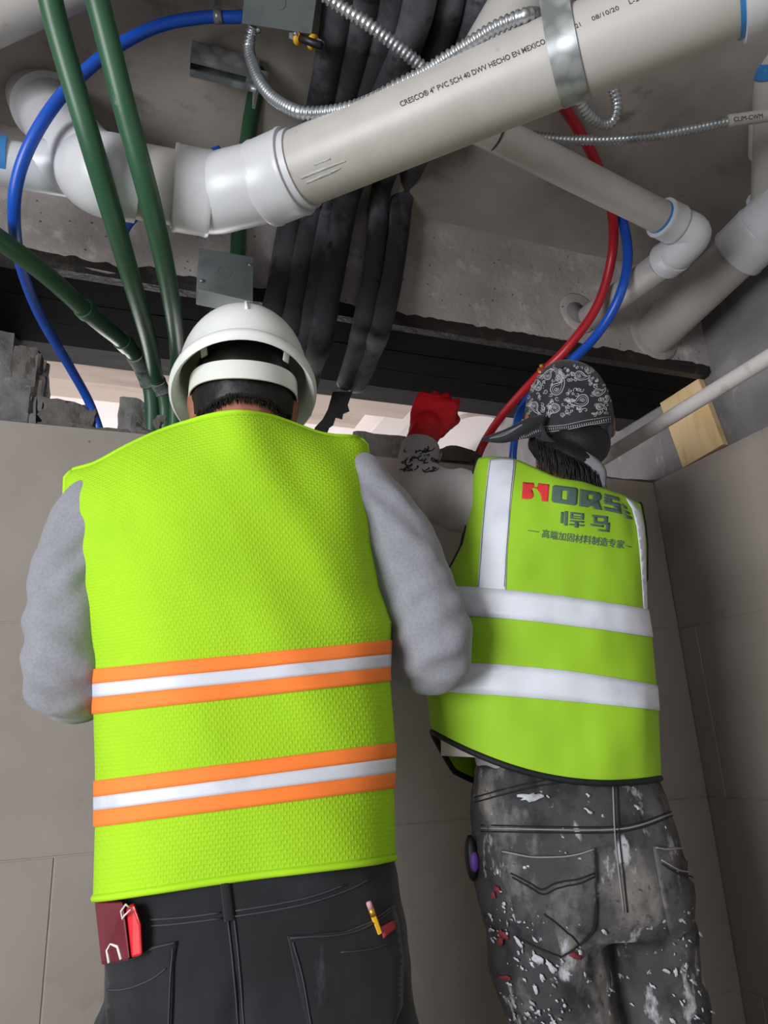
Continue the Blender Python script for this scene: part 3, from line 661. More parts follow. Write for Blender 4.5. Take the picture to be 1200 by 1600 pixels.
ORANGE = mat('orange_band', srgb(255, 134, 62), .7, spec=.2)
SILVER = mat('reflective_tape', srgb(214, 218, 228), .4, layers=[('noise', 14, srgb(196, 200, 212), .5, .7)], spec=.5)
DENIMA = mat('black_denim', srgb(25, 26, 30), .9, layers=[('noise', 9, srgb(34, 36, 42), .5, .7), ('noise', 18, srgb(66, 70, 78), .70, .80, (1, 1, .3))], bump=('noise', 240, .15, .001), sheen=.15)
STITCH = mat('grey_stitch', srgb(62, 64, 70), .9)
DENIMB = mat('painted_denim', srgb(62, 61, 63), .9, layers=[('noise', 5, srgb(92, 90, 89), .46, .62), ('noise', 15, srgb(40, 39, 42), .52, .64), ('noise', 9, srgb(132, 128, 125), .55, .67, (1, 1, .6)), ('noise', 22, srgb(178, 178, 184), .59, .67, (1, 1, .5)), ('noise', 48, srgb(196, 196, 202), .66, .70), ('noise', 12, srgb(118, 44, 52), .74, .755), ('noise', 110, srgb(60, 58, 60), .58, .70)], bump=('noise', 60, .35, .003))
STITCHB = mat('dark_stitch', srgb(28, 27, 30), .9)
LEATHER = mat('boot_leather', srgb(64, 50, 40), .6, layers=[('noise', 14, srgb(92, 78, 66), .55, .7)])
BIND = mat('black_binding', srgb(18, 20, 20), .7)
HATM = mat('helmet_shell', srgb(226, 228, 226), .35, layers=[('noise', 9, srgb(208, 210, 206), .52, .7), ('noise', 40, srgb(150, 148, 142), .72, .78)], spec=.5)
BANDM = mat('helmet_band', srgb(220, 222, 216), .5)
GLOVE = mat('red_glove', srgb(194, 24, 34), .5, layers=[('noise', 18, srgb(150, 16, 26), .5, .68), ('noise', 60, srgb(200, 90, 90), .72, .78)], bump=('noise', 120, .2, .002), spec=.4)
BANDANA = mat('bandana_black', srgb(38, 38, 42), .9, layers=[('noise', 10, srgb(50, 50, 55), .5, .68)], sheen=.1)
PAISLEY = mat('paisley_print', srgb(176, 176, 182), .9)
BANDGREY = mat('bandana_grey_side', srgb(120, 120, 126), .9, layers=[('noise', 20, srgb(96, 96, 102), .5, .7)])
SHIRTW = mat('white_undershirt', srgb(206, 202, 196), .9)
INKG = mat('print_dark_green', srgb(80, 102, 92), .8); INKR = mat('print_red', srgb(214, 52, 56), .8)
EYE = mat('eye_white', srgb(225, 220, 215), .3); IRIS = mat('iris', srgb(40, 26, 18), .3)

def vest_panel(fr, low, edgeL, edgeR, y0, top, b0, topb, nu=72, nt=46, wr=None, exp=2.5, neck=(.5, .2, 0)):
    """back panel: low = list of (L, R, b) rows from the hem up to row y0=(yL, yR); then a Coons patch up to the shoulder curve 'top' (pixels)
       returns rows of (point, u, v, armhole)"""
    U = [(1 - math.cos(math.pi*i/nu))/2 for i in range(nu+1)]
    rows = []
    for k in range(len(low)-1):
        n = low[k][3] if len(low[k]) > 3 else 10
        for j in range(n):
            t = j/n; L = lerp(V(low[k][0]), V(low[k+1][0]), t); R = lerp(V(low[k][1]), V(low[k+1][1]), t); b = lerp(low[k][2], low[k+1][2], t)
            rows.append(([(lerp(L.x, R.x, u), lerp(L.y, R.y, u), b) for u in U], 0, False))
    L0, R0, b = low[-1][:3]; L0 = V(L0); R0 = V(R0)
    topc = [V(p) for p in spline(top, 12)]
    lens = [0]
    for p, q in zip(topc, topc[1:]): lens.append(lens[-1] + (q-p).length)
    tt = [(l/lens[-1], p) for l, p in zip(lens, topc)]
    def topat(u): return V((interp([(a, p.x) for a, p in tt], u), interp([(a, p.y) for a, p in tt], u)))
    TU = [topat(u) for u in U]
    for j in range(nt+1):
        t = j/nt
        yl = lerp(L0.y, top[0][1], t); yr = lerp(R0.y, top[-1][1], t)
        el = V((interp(edgeL, yl), yl)); er = V((interp(edgeR, yr), yr)); rr = []
        if j == nt: el = V(top[0]); er = V(top[-1])
        for i, u in enumerate(U):
            base = lerp(lerp(L0, R0, u), TU[i], t); dl_ = el - lerp(L0, TU[0], t); dr_ = er - lerp(R0, TU[-1], t)
            p = base + lerp(dl_, dr_, u); rr.append((p.x, p.y, lerp(b, topb, t**4)*math.sqrt(max(0, 1 - .72*t**5)) + neck[2]*.5*math.exp(-((u-neck[0])/neck[1])**2)*t**4))
        rows.append((rr, t, True))
    out = []
    for rr, t, arm in rows:
        o = []
        for i, (x, y, b) in enumerate(rr):
            p = fr.p(x, y, -b*prof(U[i], exp))
            o.append(p)
        out.append((o, t, arm))
    return out, U
def build_vest(name, fr, panel, U, m, parent, wr, uvw=.47, gap=.10, frontk=.9, thick=.0028, drop=0):
    rows = panel; nu = len(U)-1; mb = MB(); uv = []
    vs = []; zacc = 0
    for k, (o, t, arm) in enumerate(rows):
        if k: zacc += (o[nu//2] - rows[k-1][0][nu//2]).length
        for i, p in enumerate(o): vs.append(p - fr.F*wr(p, U[i])); uv.append((U[i]*uvw, zacc))
    n = nu+1; nr = len(rows); fs = []
    for k in range(nr-1):
        for i in range(nu): a = k*n + i; fs.append((a, a+1, a+n+1, a+n))
    # front panel mirrored in the frontal plane, split off at the armholes
    fv = {}
    for k, (o, t, arm) in enumerate(rows):
        for i, p in enumerate(o):
            d = (fr.d - (p-O).dot(fr.F)); e = 0
            if not arm and i in (0, nu): fv[k, i] = k*n+i; continue
            if arm and k == nr-1: fv[k, i] = k*n+i; continue
            if arm:
                first = next(q for q in range(nr) if rows[q][2]); s = (k-first)/(nr-1-first); hole = math.sin(math.pi*min(1, s*1.02))**.6*gap
                e = hole
            q = p + fr.F*(d*(1+frontk) + e) - Z3*(drop*max(0, 1 - k/12)*min(1, 9*U[i])*min(1, 9*(1-U[i])))
            fv[k, i] = len(vs); vs.append(q); uv.append((U[i]*uvw + .6, uv[k*n+i][1]))
    for k in range(nr-1):
        for i in range(nu): fs.append((fv[k, i], fv[k+1, i], fv[k+1, i+1], fv[k, i+1]))
    me = bpy.data.meshes.new(name); me.from_pydata(vs, [], fs); me.update()
    ul = me.uv_layers.new(name='UVMap')
    for lp in me.loops: ul.data[lp.index].uv = uv[lp.vertex_index]
    o = obj(name, me, m, parent, solid=thick)
    first = next(q for q in range(nr) if rows[q][2])
    edges = {'hem': [vs[i] for i in range(n)] + [vs[fv[0, i]] for i in range(nu-1, 0, -1)],
             'left': [vs[k*n] for k in range(first, nr)] + [vs[fv[k, 0]] for k in range(nr-2, first-1, -1)],
             'right': [vs[k*n+nu] for k in range(first, nr)] + [vs[fv[k, nu]] for k in range(nr-2, first-1, -1)],
             'neck': [vs[(nr-1)*n + i] for i in range(n)]}
    return o, edges, first
def binding(name, pts, r, m, parent, closed=True):
    P = pts + [pts[0]] if closed else pts
    Q = [P[0]]
    for p in P[1:]:
        if (p-Q[-1]).length > .004: Q.append(p)
    return obj(name, MB().tube(Q, r, 8, flat=1), m, parent)

def low_at(low, yl, yr):
    Lt = sorted((r[0][1], r[0][0]) for r in low); Rt = sorted((r[1][1], r[1][0]) for r in low); bt = sorted((r[0][1], r[2]) for r in low)
    return (interp(Lt, yl), yl), (interp(Rt, yr), yr), interp(bt, yl)
def ring_band(name, fr, low, top, bot, m, parent, wr, lift, exp=2.5, nr=4, nu=72, frontk=.9):
    """a tape round the vest between two lines given as (yL, yR, sag)"""
    U = [(1 - math.cos(math.pi*i/nu))/2 for i in range(nu+1)]; rings = []
    for j in range(nr+1):
        t = j/nr; L, R, b = low_at(low, lerp(top[0], bot[0], t), lerp(top[1], bot[1], t)); sg = lerp(top[2], bot[2], t); back = []
        for u in U:
            off = -b*prof(u, exp); p = fr.p(lerp(L[0], R[0], u), lerp(L[1], R[1], u) + sg*4*u*(1-u), off)
            back.append((p, u))
        ring = [p - fr.F*(wr(p, u) + lift*prof(u, 4)) + fr.X*lift*(2*u-1) for p, u in back]
        for p, u in reversed(back[1:-1]):
            d = fr.d - (p-O).dot(fr.F); ring.append(p + fr.F*(d*(1+frontk) + lift) + fr.X*lift*(2*u-1))
        rings.append(ring)
    return obj(name, MB().loft(rings, cap=False), m, parent, solid=.0008)

# ---------------------------------------------------------------- worker with the white helmet
fa = Frame(8, 1.08)
pa = fa.p(385, 1100); manA = thing('person', 'person in a white helmet and neon mesh vest with orange bands, seen from behind', 'person', (pa.x, pa.y, 0))
lowA = [((147,1404),(617,1340),.125,10), ((150,1290),(614,1228),.125,8), ((150,1200),(616,1160),.125,8), ((147,1100),(607,1050),.125,8), ((143,1022),(611,972),.128,1)]
edLA = [(734,116),(745,103),(780,102),(860,117),(950,133),(1022,143)]; edRA = [(683,556),(692,572),(760,580),(850,581),(920,592),(972,611)]
topA = [(116,734),(150,722),(200,697),(260,669),(310,654),(350,647),(385,645),(420,649),(450,659),(490,674),(520,680),(556,683)]
def wrA(p, u):
    e = min(1, 4*prof(u, 2)**2)
    f = .010*noise.noise(V((p.x*6, 1.5, p.z*2.5))) + .006*noise.noise(V((p.x*15 + p.z*7, 4.5, p.z*6)))
    s = p.x*.6 + (p.z-H)*.8; f += .004*math.sin(34*s)*sstep(.25, .5, u)*sstep(H+.12, H-.02, p.z)
    return e*f
panA, UA = vest_panel(fa, lowA, edLA, edRA, None, topA, .128, .10, neck=(.60, .16, .11))
vestA, edA, firstA = build_vest('vest', fa, panA, UA, NEON, manA, wrA)
binding('armhole_binding', edA['left'], .0042, NEONP, vestA); binding('armhole_binding', edA['right'], .0042, NEONP, vestA)
binding('hem_binding', edA['hem'], .0045, NEONP, vestA); binding('neck_binding', edA['neck'], .004, NEONP, vestA, False)
for (a, b, c) in ((((1046,1000),(1069,1022)), ((1069,1022),(1090,1042)), ((1090,1042),(1116,1064))), (((1220,1160),(1245,1184)), ((1245,1184),(1266,1207)), ((1266,1207),(1292,1231)))):
    for k, (q, m) in enumerate(((a, ORANGE), (b, SILVER), (c, ORANGE))):
        o = ring_band('reflective_band' if k == 1 else 'orange_band', fa, lowA, q[0] + (0,), q[1] + (0,), m, vestA, wrA, .0032)
# shirt: torso and sleeves
def fold(p, s=1.0): return .0035*noise.noise(p*14*s) + .003*noise.noise(p*30*s)
sh = MB(); rowsA = [((170,1390),(600,1330),.115)] + [(L, R, b) for L, R, b, *_ in lowA] + [((133,930),(590,900),.12), ((135,830),(578,800),.112), ((150,770),(565,740),.095), ((215,720),(520,705),.06)]
torso_solid(sh, fa, rowsA, .016)
armAL = [(fa.p(168, 795), .062), (fa.p(126, 870), .061), (fa.p(108, 975), .058), (fa.p(105, 1064), .054), (fa.p(150, 1062, .11), .050), (fa.p(215, 1010, .24), .040)]
armAR = [(fa.p(560, 765), .062), (fa.p(612, 835), .062), (fa.p(655, 935), .063), (fa.p(681, 1022), .057), (fa.p(640, 1028, .11), .053), (fa.p(560, 990, .24), .040)]
limb(sh, armAL); limb(sh, armAR)
me = remesh(sh, .006, 6, 'shirt')
def creases(c, ax, amp, fr_):
    def f(p):
        d = (p-c).length; s = (p-c).dot(ax)
        return amp*math.sin(s*fr_ + 4*noise.noise(p*9))*math.exp(-(d/.11)**2)
    return f
cr = [creases(fa.p(105, 1060), V((.3, -.3, .9)).normalized(), .0035, 150), creases(fa.p(681, 1022), V((-.5, -.2, .85)).normalized(), .0035, 150), creases(fa.p(600, 790), V((.7, 0, .7)).normalized(), .004, 120), creases(fa.p(130, 850), V((-.7, 0, .7)).normalized(), .004, 120)]
displace(me, lambda p, n: fold(p) + sum(f(p) for f in cr))
shirtA = obj('shirt', me, SHIRTA, manA)
# helmet frame
bow = math.radians(10); Fh = fa.F*math.cos(bow) - Z3*math.sin(bow); Zh = Z3*math.cos(bow) + fa.F*math.sin(bow); Xh = fa.X
ch = fa.p(381, 600, .015); hc = ch - Zh*.030
# jeans
def legs(mb, hips, feet, radii):
    for (h, f) in zip(hips, feet):
        pts = [(h, radii[0]), (lerp(h, f, .25), radii[1]), (lerp(h, f, .52), radii[2]), (lerp(h, f, .78), radii[3]), (f, radii[4])]
        limb(mb, pts)
jn = MB()
pelA = [((168,1372),(612,1318),.112), ((165,1420),(624,1390),.118), ((163,1490),(640,1470),.126), ((162,1560),(646,1545),.128), ((166,1640),(646,1630),.118)]
torso_solid(jn, fa, pelA, 0)
hipsA = [fa.p(277, 1620), fa.p(532, 1615)]; feetA = [V((p.x + s*.02, p.y + .02, .10)) for p, s in zip(hipsA, (-1, 1))]
legs(jn, hipsA, feetA, (.104, .094, .072, .066, .062))
me = remesh(jn, .0065, 5, 'jeans')
displace(me, lambda p, n: .003*noise.noise(V((p.x*12, p.y*12, p.z*22))) + .0025*noise.noise(p*30) - .010*math.exp(-((p-fa.p(372, 1500, -.12)).dot(fa.X)/.012)**2)*sstep(fa.p(372, 1430).z, fa.p(372, 1560).z, p.z)*(1 if (p-O).dot(fa.F) < fa.d else 0))
jeansA = obj('jeans', me, DENIMA, manA)
for p in feetA: boot('boot', p, fa.F, fa.X, LEATHER, manA)
sj = Surf(jeansA)
def seam(surf, pts, m, parent, r=.0011, lift=.0006, n=5, name='seam'): return obj(name, MB().tube(surf.line(pts, lift, n), r, 6), m, parent)
pk = decal('back_pocket', sj, [[(449,1463),(476,1462),(540,1455),(580,1440),(612,1416),(620,1440),(628,1500),(626,1570),(600,1640),(490,1640),(472,1570),(462,1520)]], DENIMA, jeansA, .0022, 12, .003)
pk2 = decal('back_pocket', sj, [[(168,1502),(210,1493),(240,1478),(277,1470),(272,1505),(268,1640),(170,1640)]], DENIMA, jeansA, .0022, 12, .003)
for pts in ([(452,1466),(540,1458),(582,1442),(611,1420)], [(456,1472),(470,1520),(482,1580),(492,1630)], [(530,1488),(570,1484),(605,1474)], [(170,1505),(212,1496),(242,1481),(275,1473)], [(173,1545),(205,1543),(240,1528),(262,1512)], [(272,1482),(268,1540),(265,1620)]): seam(sj, pts, STITCH, jeansA, .0009, .0045)
for pts in ([(236,1447),(290,1442),(346,1435)], [(236,1437),(290,1433),(344,1426)], [(366,1432),(430,1422),(490,1409),(545,1390),(578,1373)], [(368,1423),(430,1413),(490,1400),(540,1382)], [(356,1440),(362,1490),(367,1545),(373,1610)], [(366,1438),(372,1490),(377,1545),(383,1610)]): seam(sj, pts, STITCH, jeansA, .0010, .0012)
obj('belt_loop', MB().tube(sj.line([(351,1372),(354,1400),(358,1438)], .0035, 5), .0055, 8, flat=.4, up=fa.F), DENIMA, jeansA)
decal('red_tab', sj, [[(590,1449),(610,1438),(613,1451),(594,1466)]], mat('red_tab', srgb(168, 52, 62), .7), jeansA, .0055, 8, .0015)
# pencil and knife case tucked into the pockets
P0 = fa.p(568, 1404, -.120); P1 = fa.p(596, 1475, -.112)
sjh = sj.hit(578, 1428, .006); dp = (sj.hit(594, 1470, .004) - sj.hit(570, 1409, .007)); pc = thing('pencil', 'short yellow pencil stub tucked in the black jeans pocket', 'pencil', sj.hit(570, 1409, .007))
q0 = sj.hit(570, 1409, .007); dn = dp.normalized()
obj('shaft', MB().tube([q0 + dn*.018, q0 + dn*.040], .0036, 6), YELLOW, pc, smooth=False); obj('ferrule', MB().tube([q0 + dn*.009, q0 + dn*.018], .0038, 12), BRASS, pc); obj('eraser', MB().tube([q0, q0 + dn*.002, q0 + dn*.009], [.0028, .0036, .0037], 12), mat('eraser', srgb(196, 150, 150), .8), pc)
DKRED = mat('maroon_case', srgb(108, 28, 44), .35, layers=[('noise', 12, srgb(90, 22, 38), .5, .7)], spec=.5); BRED = mat('bright_red_case', srgb(206, 28, 40), .35, spec=.5)
kc = thing('tool_case', 'maroon tool case with a bright red edge tucked in the black jeans pocket', 'tool', sj.hit(195, 1450, .01))
sh_ = lambda px, py, l: sj.hit(px, py, l)
q = [sh_(166,1402,.012), sh_(206,1402,.012), sh_(208,1408,.012), sh_(213,1492,.008), sh_(172,1501,.008)]; nb = -fa.F
obj('body', MB().prism([p for p in q], nb*.016), DKRED, kc, smooth=False, bevel=.003)
q = [sh_(208,1412,.011), sh_(220,1405,.010), sh_(229,1440,.009), sh_(230,1487,.007), sh_(214,1491,.008)]
obj('red_edge', MB().prism(q, nb*.012), BRED, kc, smooth=False, bevel=.003)
fc = [p + nb*.0175 for p in (sh_(166,1402,.012), sh_(206,1402,.012), sh_(213,1492,.008), sh_(172,1501,.008))]
face = lambda u, v: lerp(lerp(fc[0], fc[1], u), lerp(fc[3], fc[2], u), v)
obj('clip', MB().tube([face(.95, .28), face(.93, .14), face(1.12, .02), face(1.28, .10), face(1.02, .22), face(.95, .28)], .0012, 6), BANDM, kc)
obj('lanyard_eye', MB().tube([face(.30, .97), face(.28, .78), face(.45, .68), face(.66, .74), face(.72, .95)], .0018, 6), BANDM, kc)
# body under the clothes: one continuous surface
bd = MB(); torso_solid(bd, fa, rowsA, .036); torso_solid(bd, fa, pelA[:-1], .026); legs(bd, hipsA, feetA, (.082, .074, .054, .048, .042))
limb(bd, [(p, r*.72) for p, r in armAL]); limb(bd, [(p, r*.72) for p, r in armAR])
head(bd, hc, Fh, Xh, Zh)
limb(bd, [(fa.p(385, 760, -.005), .066), (fa.p(384, 690, -.012), .062), (hc - Zh*.06 - Fh*.022, .058)])
hand(bd, armAL[-1][0] + (fa.F*.8 + Z3*.5).normalized()*.03, fa.F*.75 + Z3*.6, fa.X*.6 - Z3*.2 + fa.F*.4, -1, .5)
hand(bd, armAR[-1][0] + (fa.F*.8 + Z3*.5).normalized()*.03, fa.F*.75 + Z3*.6, -fa.X*.6 - Z3*.2 + fa.F*.4, 1, .5)
limb(bd, [(armAL[-1][0] - (fa.F*.8 + Z3*.5)*.02, .03), (armAL[-1][0] + (fa.F*.8 + Z3*.5).normalized()*.04, .026)]); limb(bd, [(armAR[-1][0] - (fa.F*.8 + Z3*.5)*.02, .03), (armAR[-1][0] + (fa.F*.8 + Z3*.5).normalized()*.04, .026)])
bodyA = obj('body', remesh(bd, .0048, 4, 'body'), SKIN, manA)
def eyes(c, F, X, Zv, parent):
    for s in (-1, 1):
        e = c + X*s*.031 + F*.083; o = obj('eye', MB().ellipsoid(e, X*.012, F*.010, Zv*.008, 14, 10), EYE, parent); obj('iris', MB().ellipsoid(e + F*.0075, X*.0048, F*.004, Zv*.0048, 10, 8), IRIS, o)
eyes(hc, Fh, Xh, Zh, manA)
# hair: cap over the skull plus short strands at the nape
def hair_cap(c, F, X, Zv, keep, parent, k=1.07, name='hair', jit=.004):
    mb = MB(); nu, nv = 56, 40; vs = []; ok = []
    for i in range(nv+1):
        ph = math.pi*i/nv - math.pi/2
        for j in range(nu):
            a = 2*math.pi*j/nu; l = V((math.cos(a)*math.cos(ph)*.074, math.sin(a)*math.cos(ph)*.094, math.sin(ph)*.108))
            kk = k + jit/.09*noise.noise(l*60); vs.append(c + X*l.x*kk + F*l.y*kk + Zv*l.z*kk); ok.append(keep(l))
    fs = []
    for i in range(nv):
        for j in range(nu):
            q = (i*nu+j, i*nu+(j+1) % nu, (i+1)*nu+(j+1) % nu, (i+1)*nu+j)
            if all(ok[x] for x in q): fs.append(q)
    mb.add(vs, fs); me = mb.mesh(name)
    bm = bmesh.new(); bm.from_mesh(me); bmesh.ops.delete(bm, geom=[v for v in bm.verts if not v.link_faces], context='VERTS'); bm.to_mesh(me); bm.free()
    return obj(name, me, HAIR, parent, solid=.006)
def strands(name, roots, m, parent, r=.0009):
    """roots: (p0, p1, p2) bent tapered hairs in one mesh"""
    mb = MB()
    for p0, p1, p2 in roots: mb.tube([V(q) for q in spline([tuple(p0), tuple(p1), tuple(p2)], 3)], [r, r, r*.95, r*.9, r*.75, r*.5, r*.15], 4, cap=False)
    return obj(name, mb, m, parent)
keepA = lambda l: l.z > -.058 + .5*max(0, l.y+.03) and (l.y < .045 or l.z > .055)
hairA = hair_cap(hc, Fh, Xh, Zh, keepA, manA, 1.08)
rt = []
for i in range(420):
    a = random.uniform(math.pi*1.08, math.pi*1.92); ph = random.uniform(-.60, -.45)
    l = V((math.cos(a)*math.cos(ph)*.079, math.sin(a)*math.cos(ph)*.100, math.sin(ph)*.114)); p = hc + Xh*l.x + Fh*l.y + Zh*l.z
    dwn = (-Zh + (Xh*l.x + Fh*l.y)*3).normalized(); rt.append((p, p + dwn*.005, p + (dwn - Zh*.4).normalized()*.010 + Xh*random.uniform(-.003, .003)))
strands('hair_strands', rt, HAIR, manA)
# hard hat
hm = thing  # helmet is worn, so it is a part of the person
rings = []
def hring(sx, sy, zz, vis=0):
    return [ch + Xh*math.cos(a)*sx + Fh*math.sin(a)*(sy + vis*max(0, math.sin(a))**3) + Zh*zz for a in (2*math.pi*j/56 for j in range(56))]
SX, SY, HH = .106, .136, .119
prf = [(.02, HH*1.0)] + [(math.sin(t)**.95, HH*math.cos(t)**.92) for t in (math.pi/2*k/14 for k in range(1, 14))] + [(1.0, .0), (1.015, -.006), (1.06, -.009), (1.105, -.014), (1.125, -.021), (1.118, -.029), (1.08, -.033), (1.03, -.027), (.975, -.010)]
prf += [(.968*math.sin(t)**.95, (HH-.004)*math.cos(t)**.92) for t in (math.pi/2*k/14 for k in range(13, 0, -1))] + [(.02, HH-.004)]
for i, (k, zz) in enumerate(prf): rings.append(hring(SX*k, SY*k, zz, .03 if 14 <= i <= 21 else 0))
helmet = obj('helmet', MB().loft(rings), HATM, manA, angle=60)
obj('crown_ridge', MB().tube([ch + Fh*SY*math.cos(t)*1.004 + Zh*HH*math.sin(t)*1.004 for t in (math.pi*(.12+.76*k/20) for k in range(21))], .006, 8, flat=.5), HATM, helmet)
def bandring(zz0, sx, sy, dz): return [[ch + Xh*math.cos(a)*sx*k + Fh*math.sin(a)*sy*k + Zh*(zz0 - dz*max(0, -math.sin(a))**1.5 + h_) for a in (2*math.pi*j/56 for j in range(56))] for k, h_ in ((1, 0), (1.0, .034), (1.02, .034), (1.02, 0), (1, 0))]
obj('headband', MB().loft(bandring(-.040, .086, .108, .034), cap=False), BANDM, helmet, angle=50)
for a in (.25, .75, 1.25, 1.75):
    A0 = math.pi*a; p = ch + Xh*math.cos(A0)*.088 + Fh*math.sin(A0)*.107 - Zh*.01
    obj('suspension_strap', MB().tube([p, p + Zh*.03 + (Xh*math.cos(A0) + Fh*math.sin(A0))*.006, ch + Xh*math.cos(A0)*.06 + Fh*math.sin(A0)*.07 + Zh*.09], .007, 8, flat=.25, up=Xh*math.cos(A0) + Fh*math.sin(A0)), BANDM, helmet)

# ---------------------------------------------------------------- worker with the patterned headscarf
fb_ = Frame(22, 1.30)
pb0 = fb_.p(860, 1150); manB = thing('person', 'person in a paisley headscarf, neon vest with printed lettering and paint-splashed jeans, reaching up', 'person', (pb0.x, pb0.y, 0))
lowB = [((676,1143),(1032,1216),.112,12,34), ((668,1085),(1028,1112),.116,8,-4), ((680,1040),(1025,1073),.118,8,-8), ((690,965),(1018,997),.12,6,-5), ((694,920),(1011,953),.122,5,-6), ((701,893),(1009,905),.122,1,0)]
edLB = [(716,748),(735,742),(760,738),(800,735),(850,724),(880,709),(893,701)]; edRB = [(788,1000),(820,1006),(850,1009),(905,1009)]
topB = [(748,716),(775,714),(802,716),(830,728),(870,746),(910,753),(950,765),(975,772),(1000,788)]
def wrB(p, u):
    e = min(1, 4*prof(u, 2)**2)
    return e*(.008*noise.noise(V((p.x*5, 7.5, p.z*3))) + .008*noise.noise(V((p.x*11 - p.z*9, 2.5, p.z*8))) + .004*noise.noise(V((p.x*26, 9.5, p.z*10))))
panB, UB = vest_panel(fb_, lowB, edLB, edRB, None, topB, .122, .10, neck=(.52, .2, .09))
k0 = 0; pan2 = []
for k in range(len(lowB)-1):                      # sag of the lower rows
    for j in range(lowB[k][3]):
        sg = lerp(lowB[k][4], lowB[k+1][4], j/lowB[k][3]); L = lerp(V(lowB[k][0]), V(lowB[k+1][0]), j/lowB[k][3]); R = lerp(V(lowB[k][1]), V(lowB[k+1][1]), j/lowB[k][3]); b = lerp(lowB[k][2], lowB[k+1][2], j/lowB[k][3])
        pan2.append(([fb_.p(lerp(L.x, R.x, u), lerp(L.y, R.y, u) + sg*4*u*(1-u), -b*prof(u)) for u in UB], 0, False))
panB = pan2 + panB[len(pan2):]
vestB, edB, firstB = build_vest('vest', fb_, panB, UB, NEONB, manB, wrB, gap=.12, drop=.045)
binding('armhole_binding', edB['left'], .0048, BIND, vestB); binding('armhole_binding', edB['right'], .0048, BIND, vestB); binding('hem_binding', edB['hem'], .0052, BIND, vestB)
ring_band('reflective_band', fb_, lowB, (1036, 1072, -9), (1080, 1111, -3), SILVER, vestB, wrB, .003)
ring_band('reflective_band', fb_, lowB, (917, 953, -6), (961, 996, -4), SILVER, vestB, wrB, .003)
sv = Surf(vestB)
decal('reflective_band', sv, [[(765,719),(785,717),(806,718),(802,760),(798,800),(795,840),(792,880),(790,924),(770,923),(747,921),(750,880),(753,840),(757,800),(761,760)]], SILVER, vestB, .003, 9, .0008)
decal('reflective_band', sv, [[(976,780),(988,785),(998,799),(1004,825),(1006,870),(1009,953),(1003,952),(1000,900),(997,860),(993,825),(986,797)]], SILVER, vestB, .003, 7, .0008)
for pts in ([(767,722),(759,800),(749,918)], [(803,722),(797,800),(788,918)]): seam(sv, pts, BIND, vestB, .0004, .0042, 6, 'stitch_line')
c2 = lambda pts: [(800 + x/5.4545, 730 + y/5.4545) for x, y in pts]
decal('printed_mark', sv, [c2(p) for p in ([(92,135),(187,143),(186,178),(168,189),(150,215),(128,235),(130,250),(150,243),(182,236),(182,255),(165,275),(120,278),(85,272)], [(186,178),(187,143),(200,176),(218,180),(225,143),(318,155),(305,298),(250,293),(248,262),(237,228),(215,200),(213,188)][0:1] + [(187,176),(214,179),(213,189),(187,186)], [(225,143),(318,155),(305,298),(250,293),(248,262),(237,228),(214,196),(214,179)])], INKR, vestB, .0022, 6, .0005)
decal('printed_lettering', sv, [(c2([(365,160),(540,182),(557,198),(550,318),(530,332),(350,304),(336,288),(345,172)]), c2([(428,204),(466,209),(468,212),(463,282),(460,285),(426,279),(424,276),(426,206)])),
    (c2([(572,192),(740,222),(757,245),(755,275),(735,296),(640,346),(565,335)]), c2([(643,236),(676,243),(681,248),(681,276),(676,281),(644,276),(642,274)])), c2([(640,346),(735,296),(762,370),(690,358),(668,322)]),
    c2([(780,232),(905,265),(910,296),(778,262)]), c2([(778,262),(845,279),(845,300),(776,286)]), c2([(776,286),(845,300),(915,316),(920,346),(775,315)]), c2([(860,334),(920,346),(925,372),(862,358)]), c2([(775,340),(862,357),(925,371),(930,405),(775,370)]),
    c2([(930,315),(970,345),(975,364),(932,345)]), c2([(938,365),(995,390),(1000,407),(940,386)]), c2([(945,400),(1015,430),(1020,450),(955,432)])], INKG, vestB, .0022, 6, .0005)
decal('printed_characters', sv, [c2(p) for p in ([(447,378),(476,381),(470,502),(442,498)], [(418,385),(441,387),(435,482),(411,478)],
    [(495,385),(608,398),(607,412),(494,400)], [(495,385),(519,388),(515,443),(492,440)], [(585,395),(608,398),(606,452),(582,449)], [(494,413),(607,424),(606,432),(493,422)], [(493,430),(606,441),(606,452),(492,441)],
    [(492,452),(608,463),(607,476),(490,466)], [(485,482),(610,493),(609,506),(484,496)], [(530,470),(563,473),(560,518),(527,515)],
    [(676,408),(812,424),(810,441),(675,427)], [(778,424),(812,428),(806,492),(772,488)], [(690,428),(719,432),(716,468),(687,464)], [(690,458),(828,476),(826,497),(688,480)], [(796,480),(828,484),(822,556),(789,552)], [(730,528),(822,542),(822,557),(728,544)], [(662,484),(775,499),(773,515),(660,500)])], INKG, vestB, .0022, 6, .0005)
a_, b_ = c2([(250,596)])[0], c2([(945,692)])[0]
decal_text('printed_characters', sv, '高端加固材料制造专家', a_, b_, 10.2, INKG, vestB, .0022, .006)
decal('printed_dash', sv, [c2([(135,540),(228,553),(228,558),(135,545)])], INKG, vestB, .0022, 6, .0005)
decal('printed_dash', sv, [c2([(955,666),(1010,681),(1010,686),(955,671)])], INKG, vestB, .0022, 6, .0005)
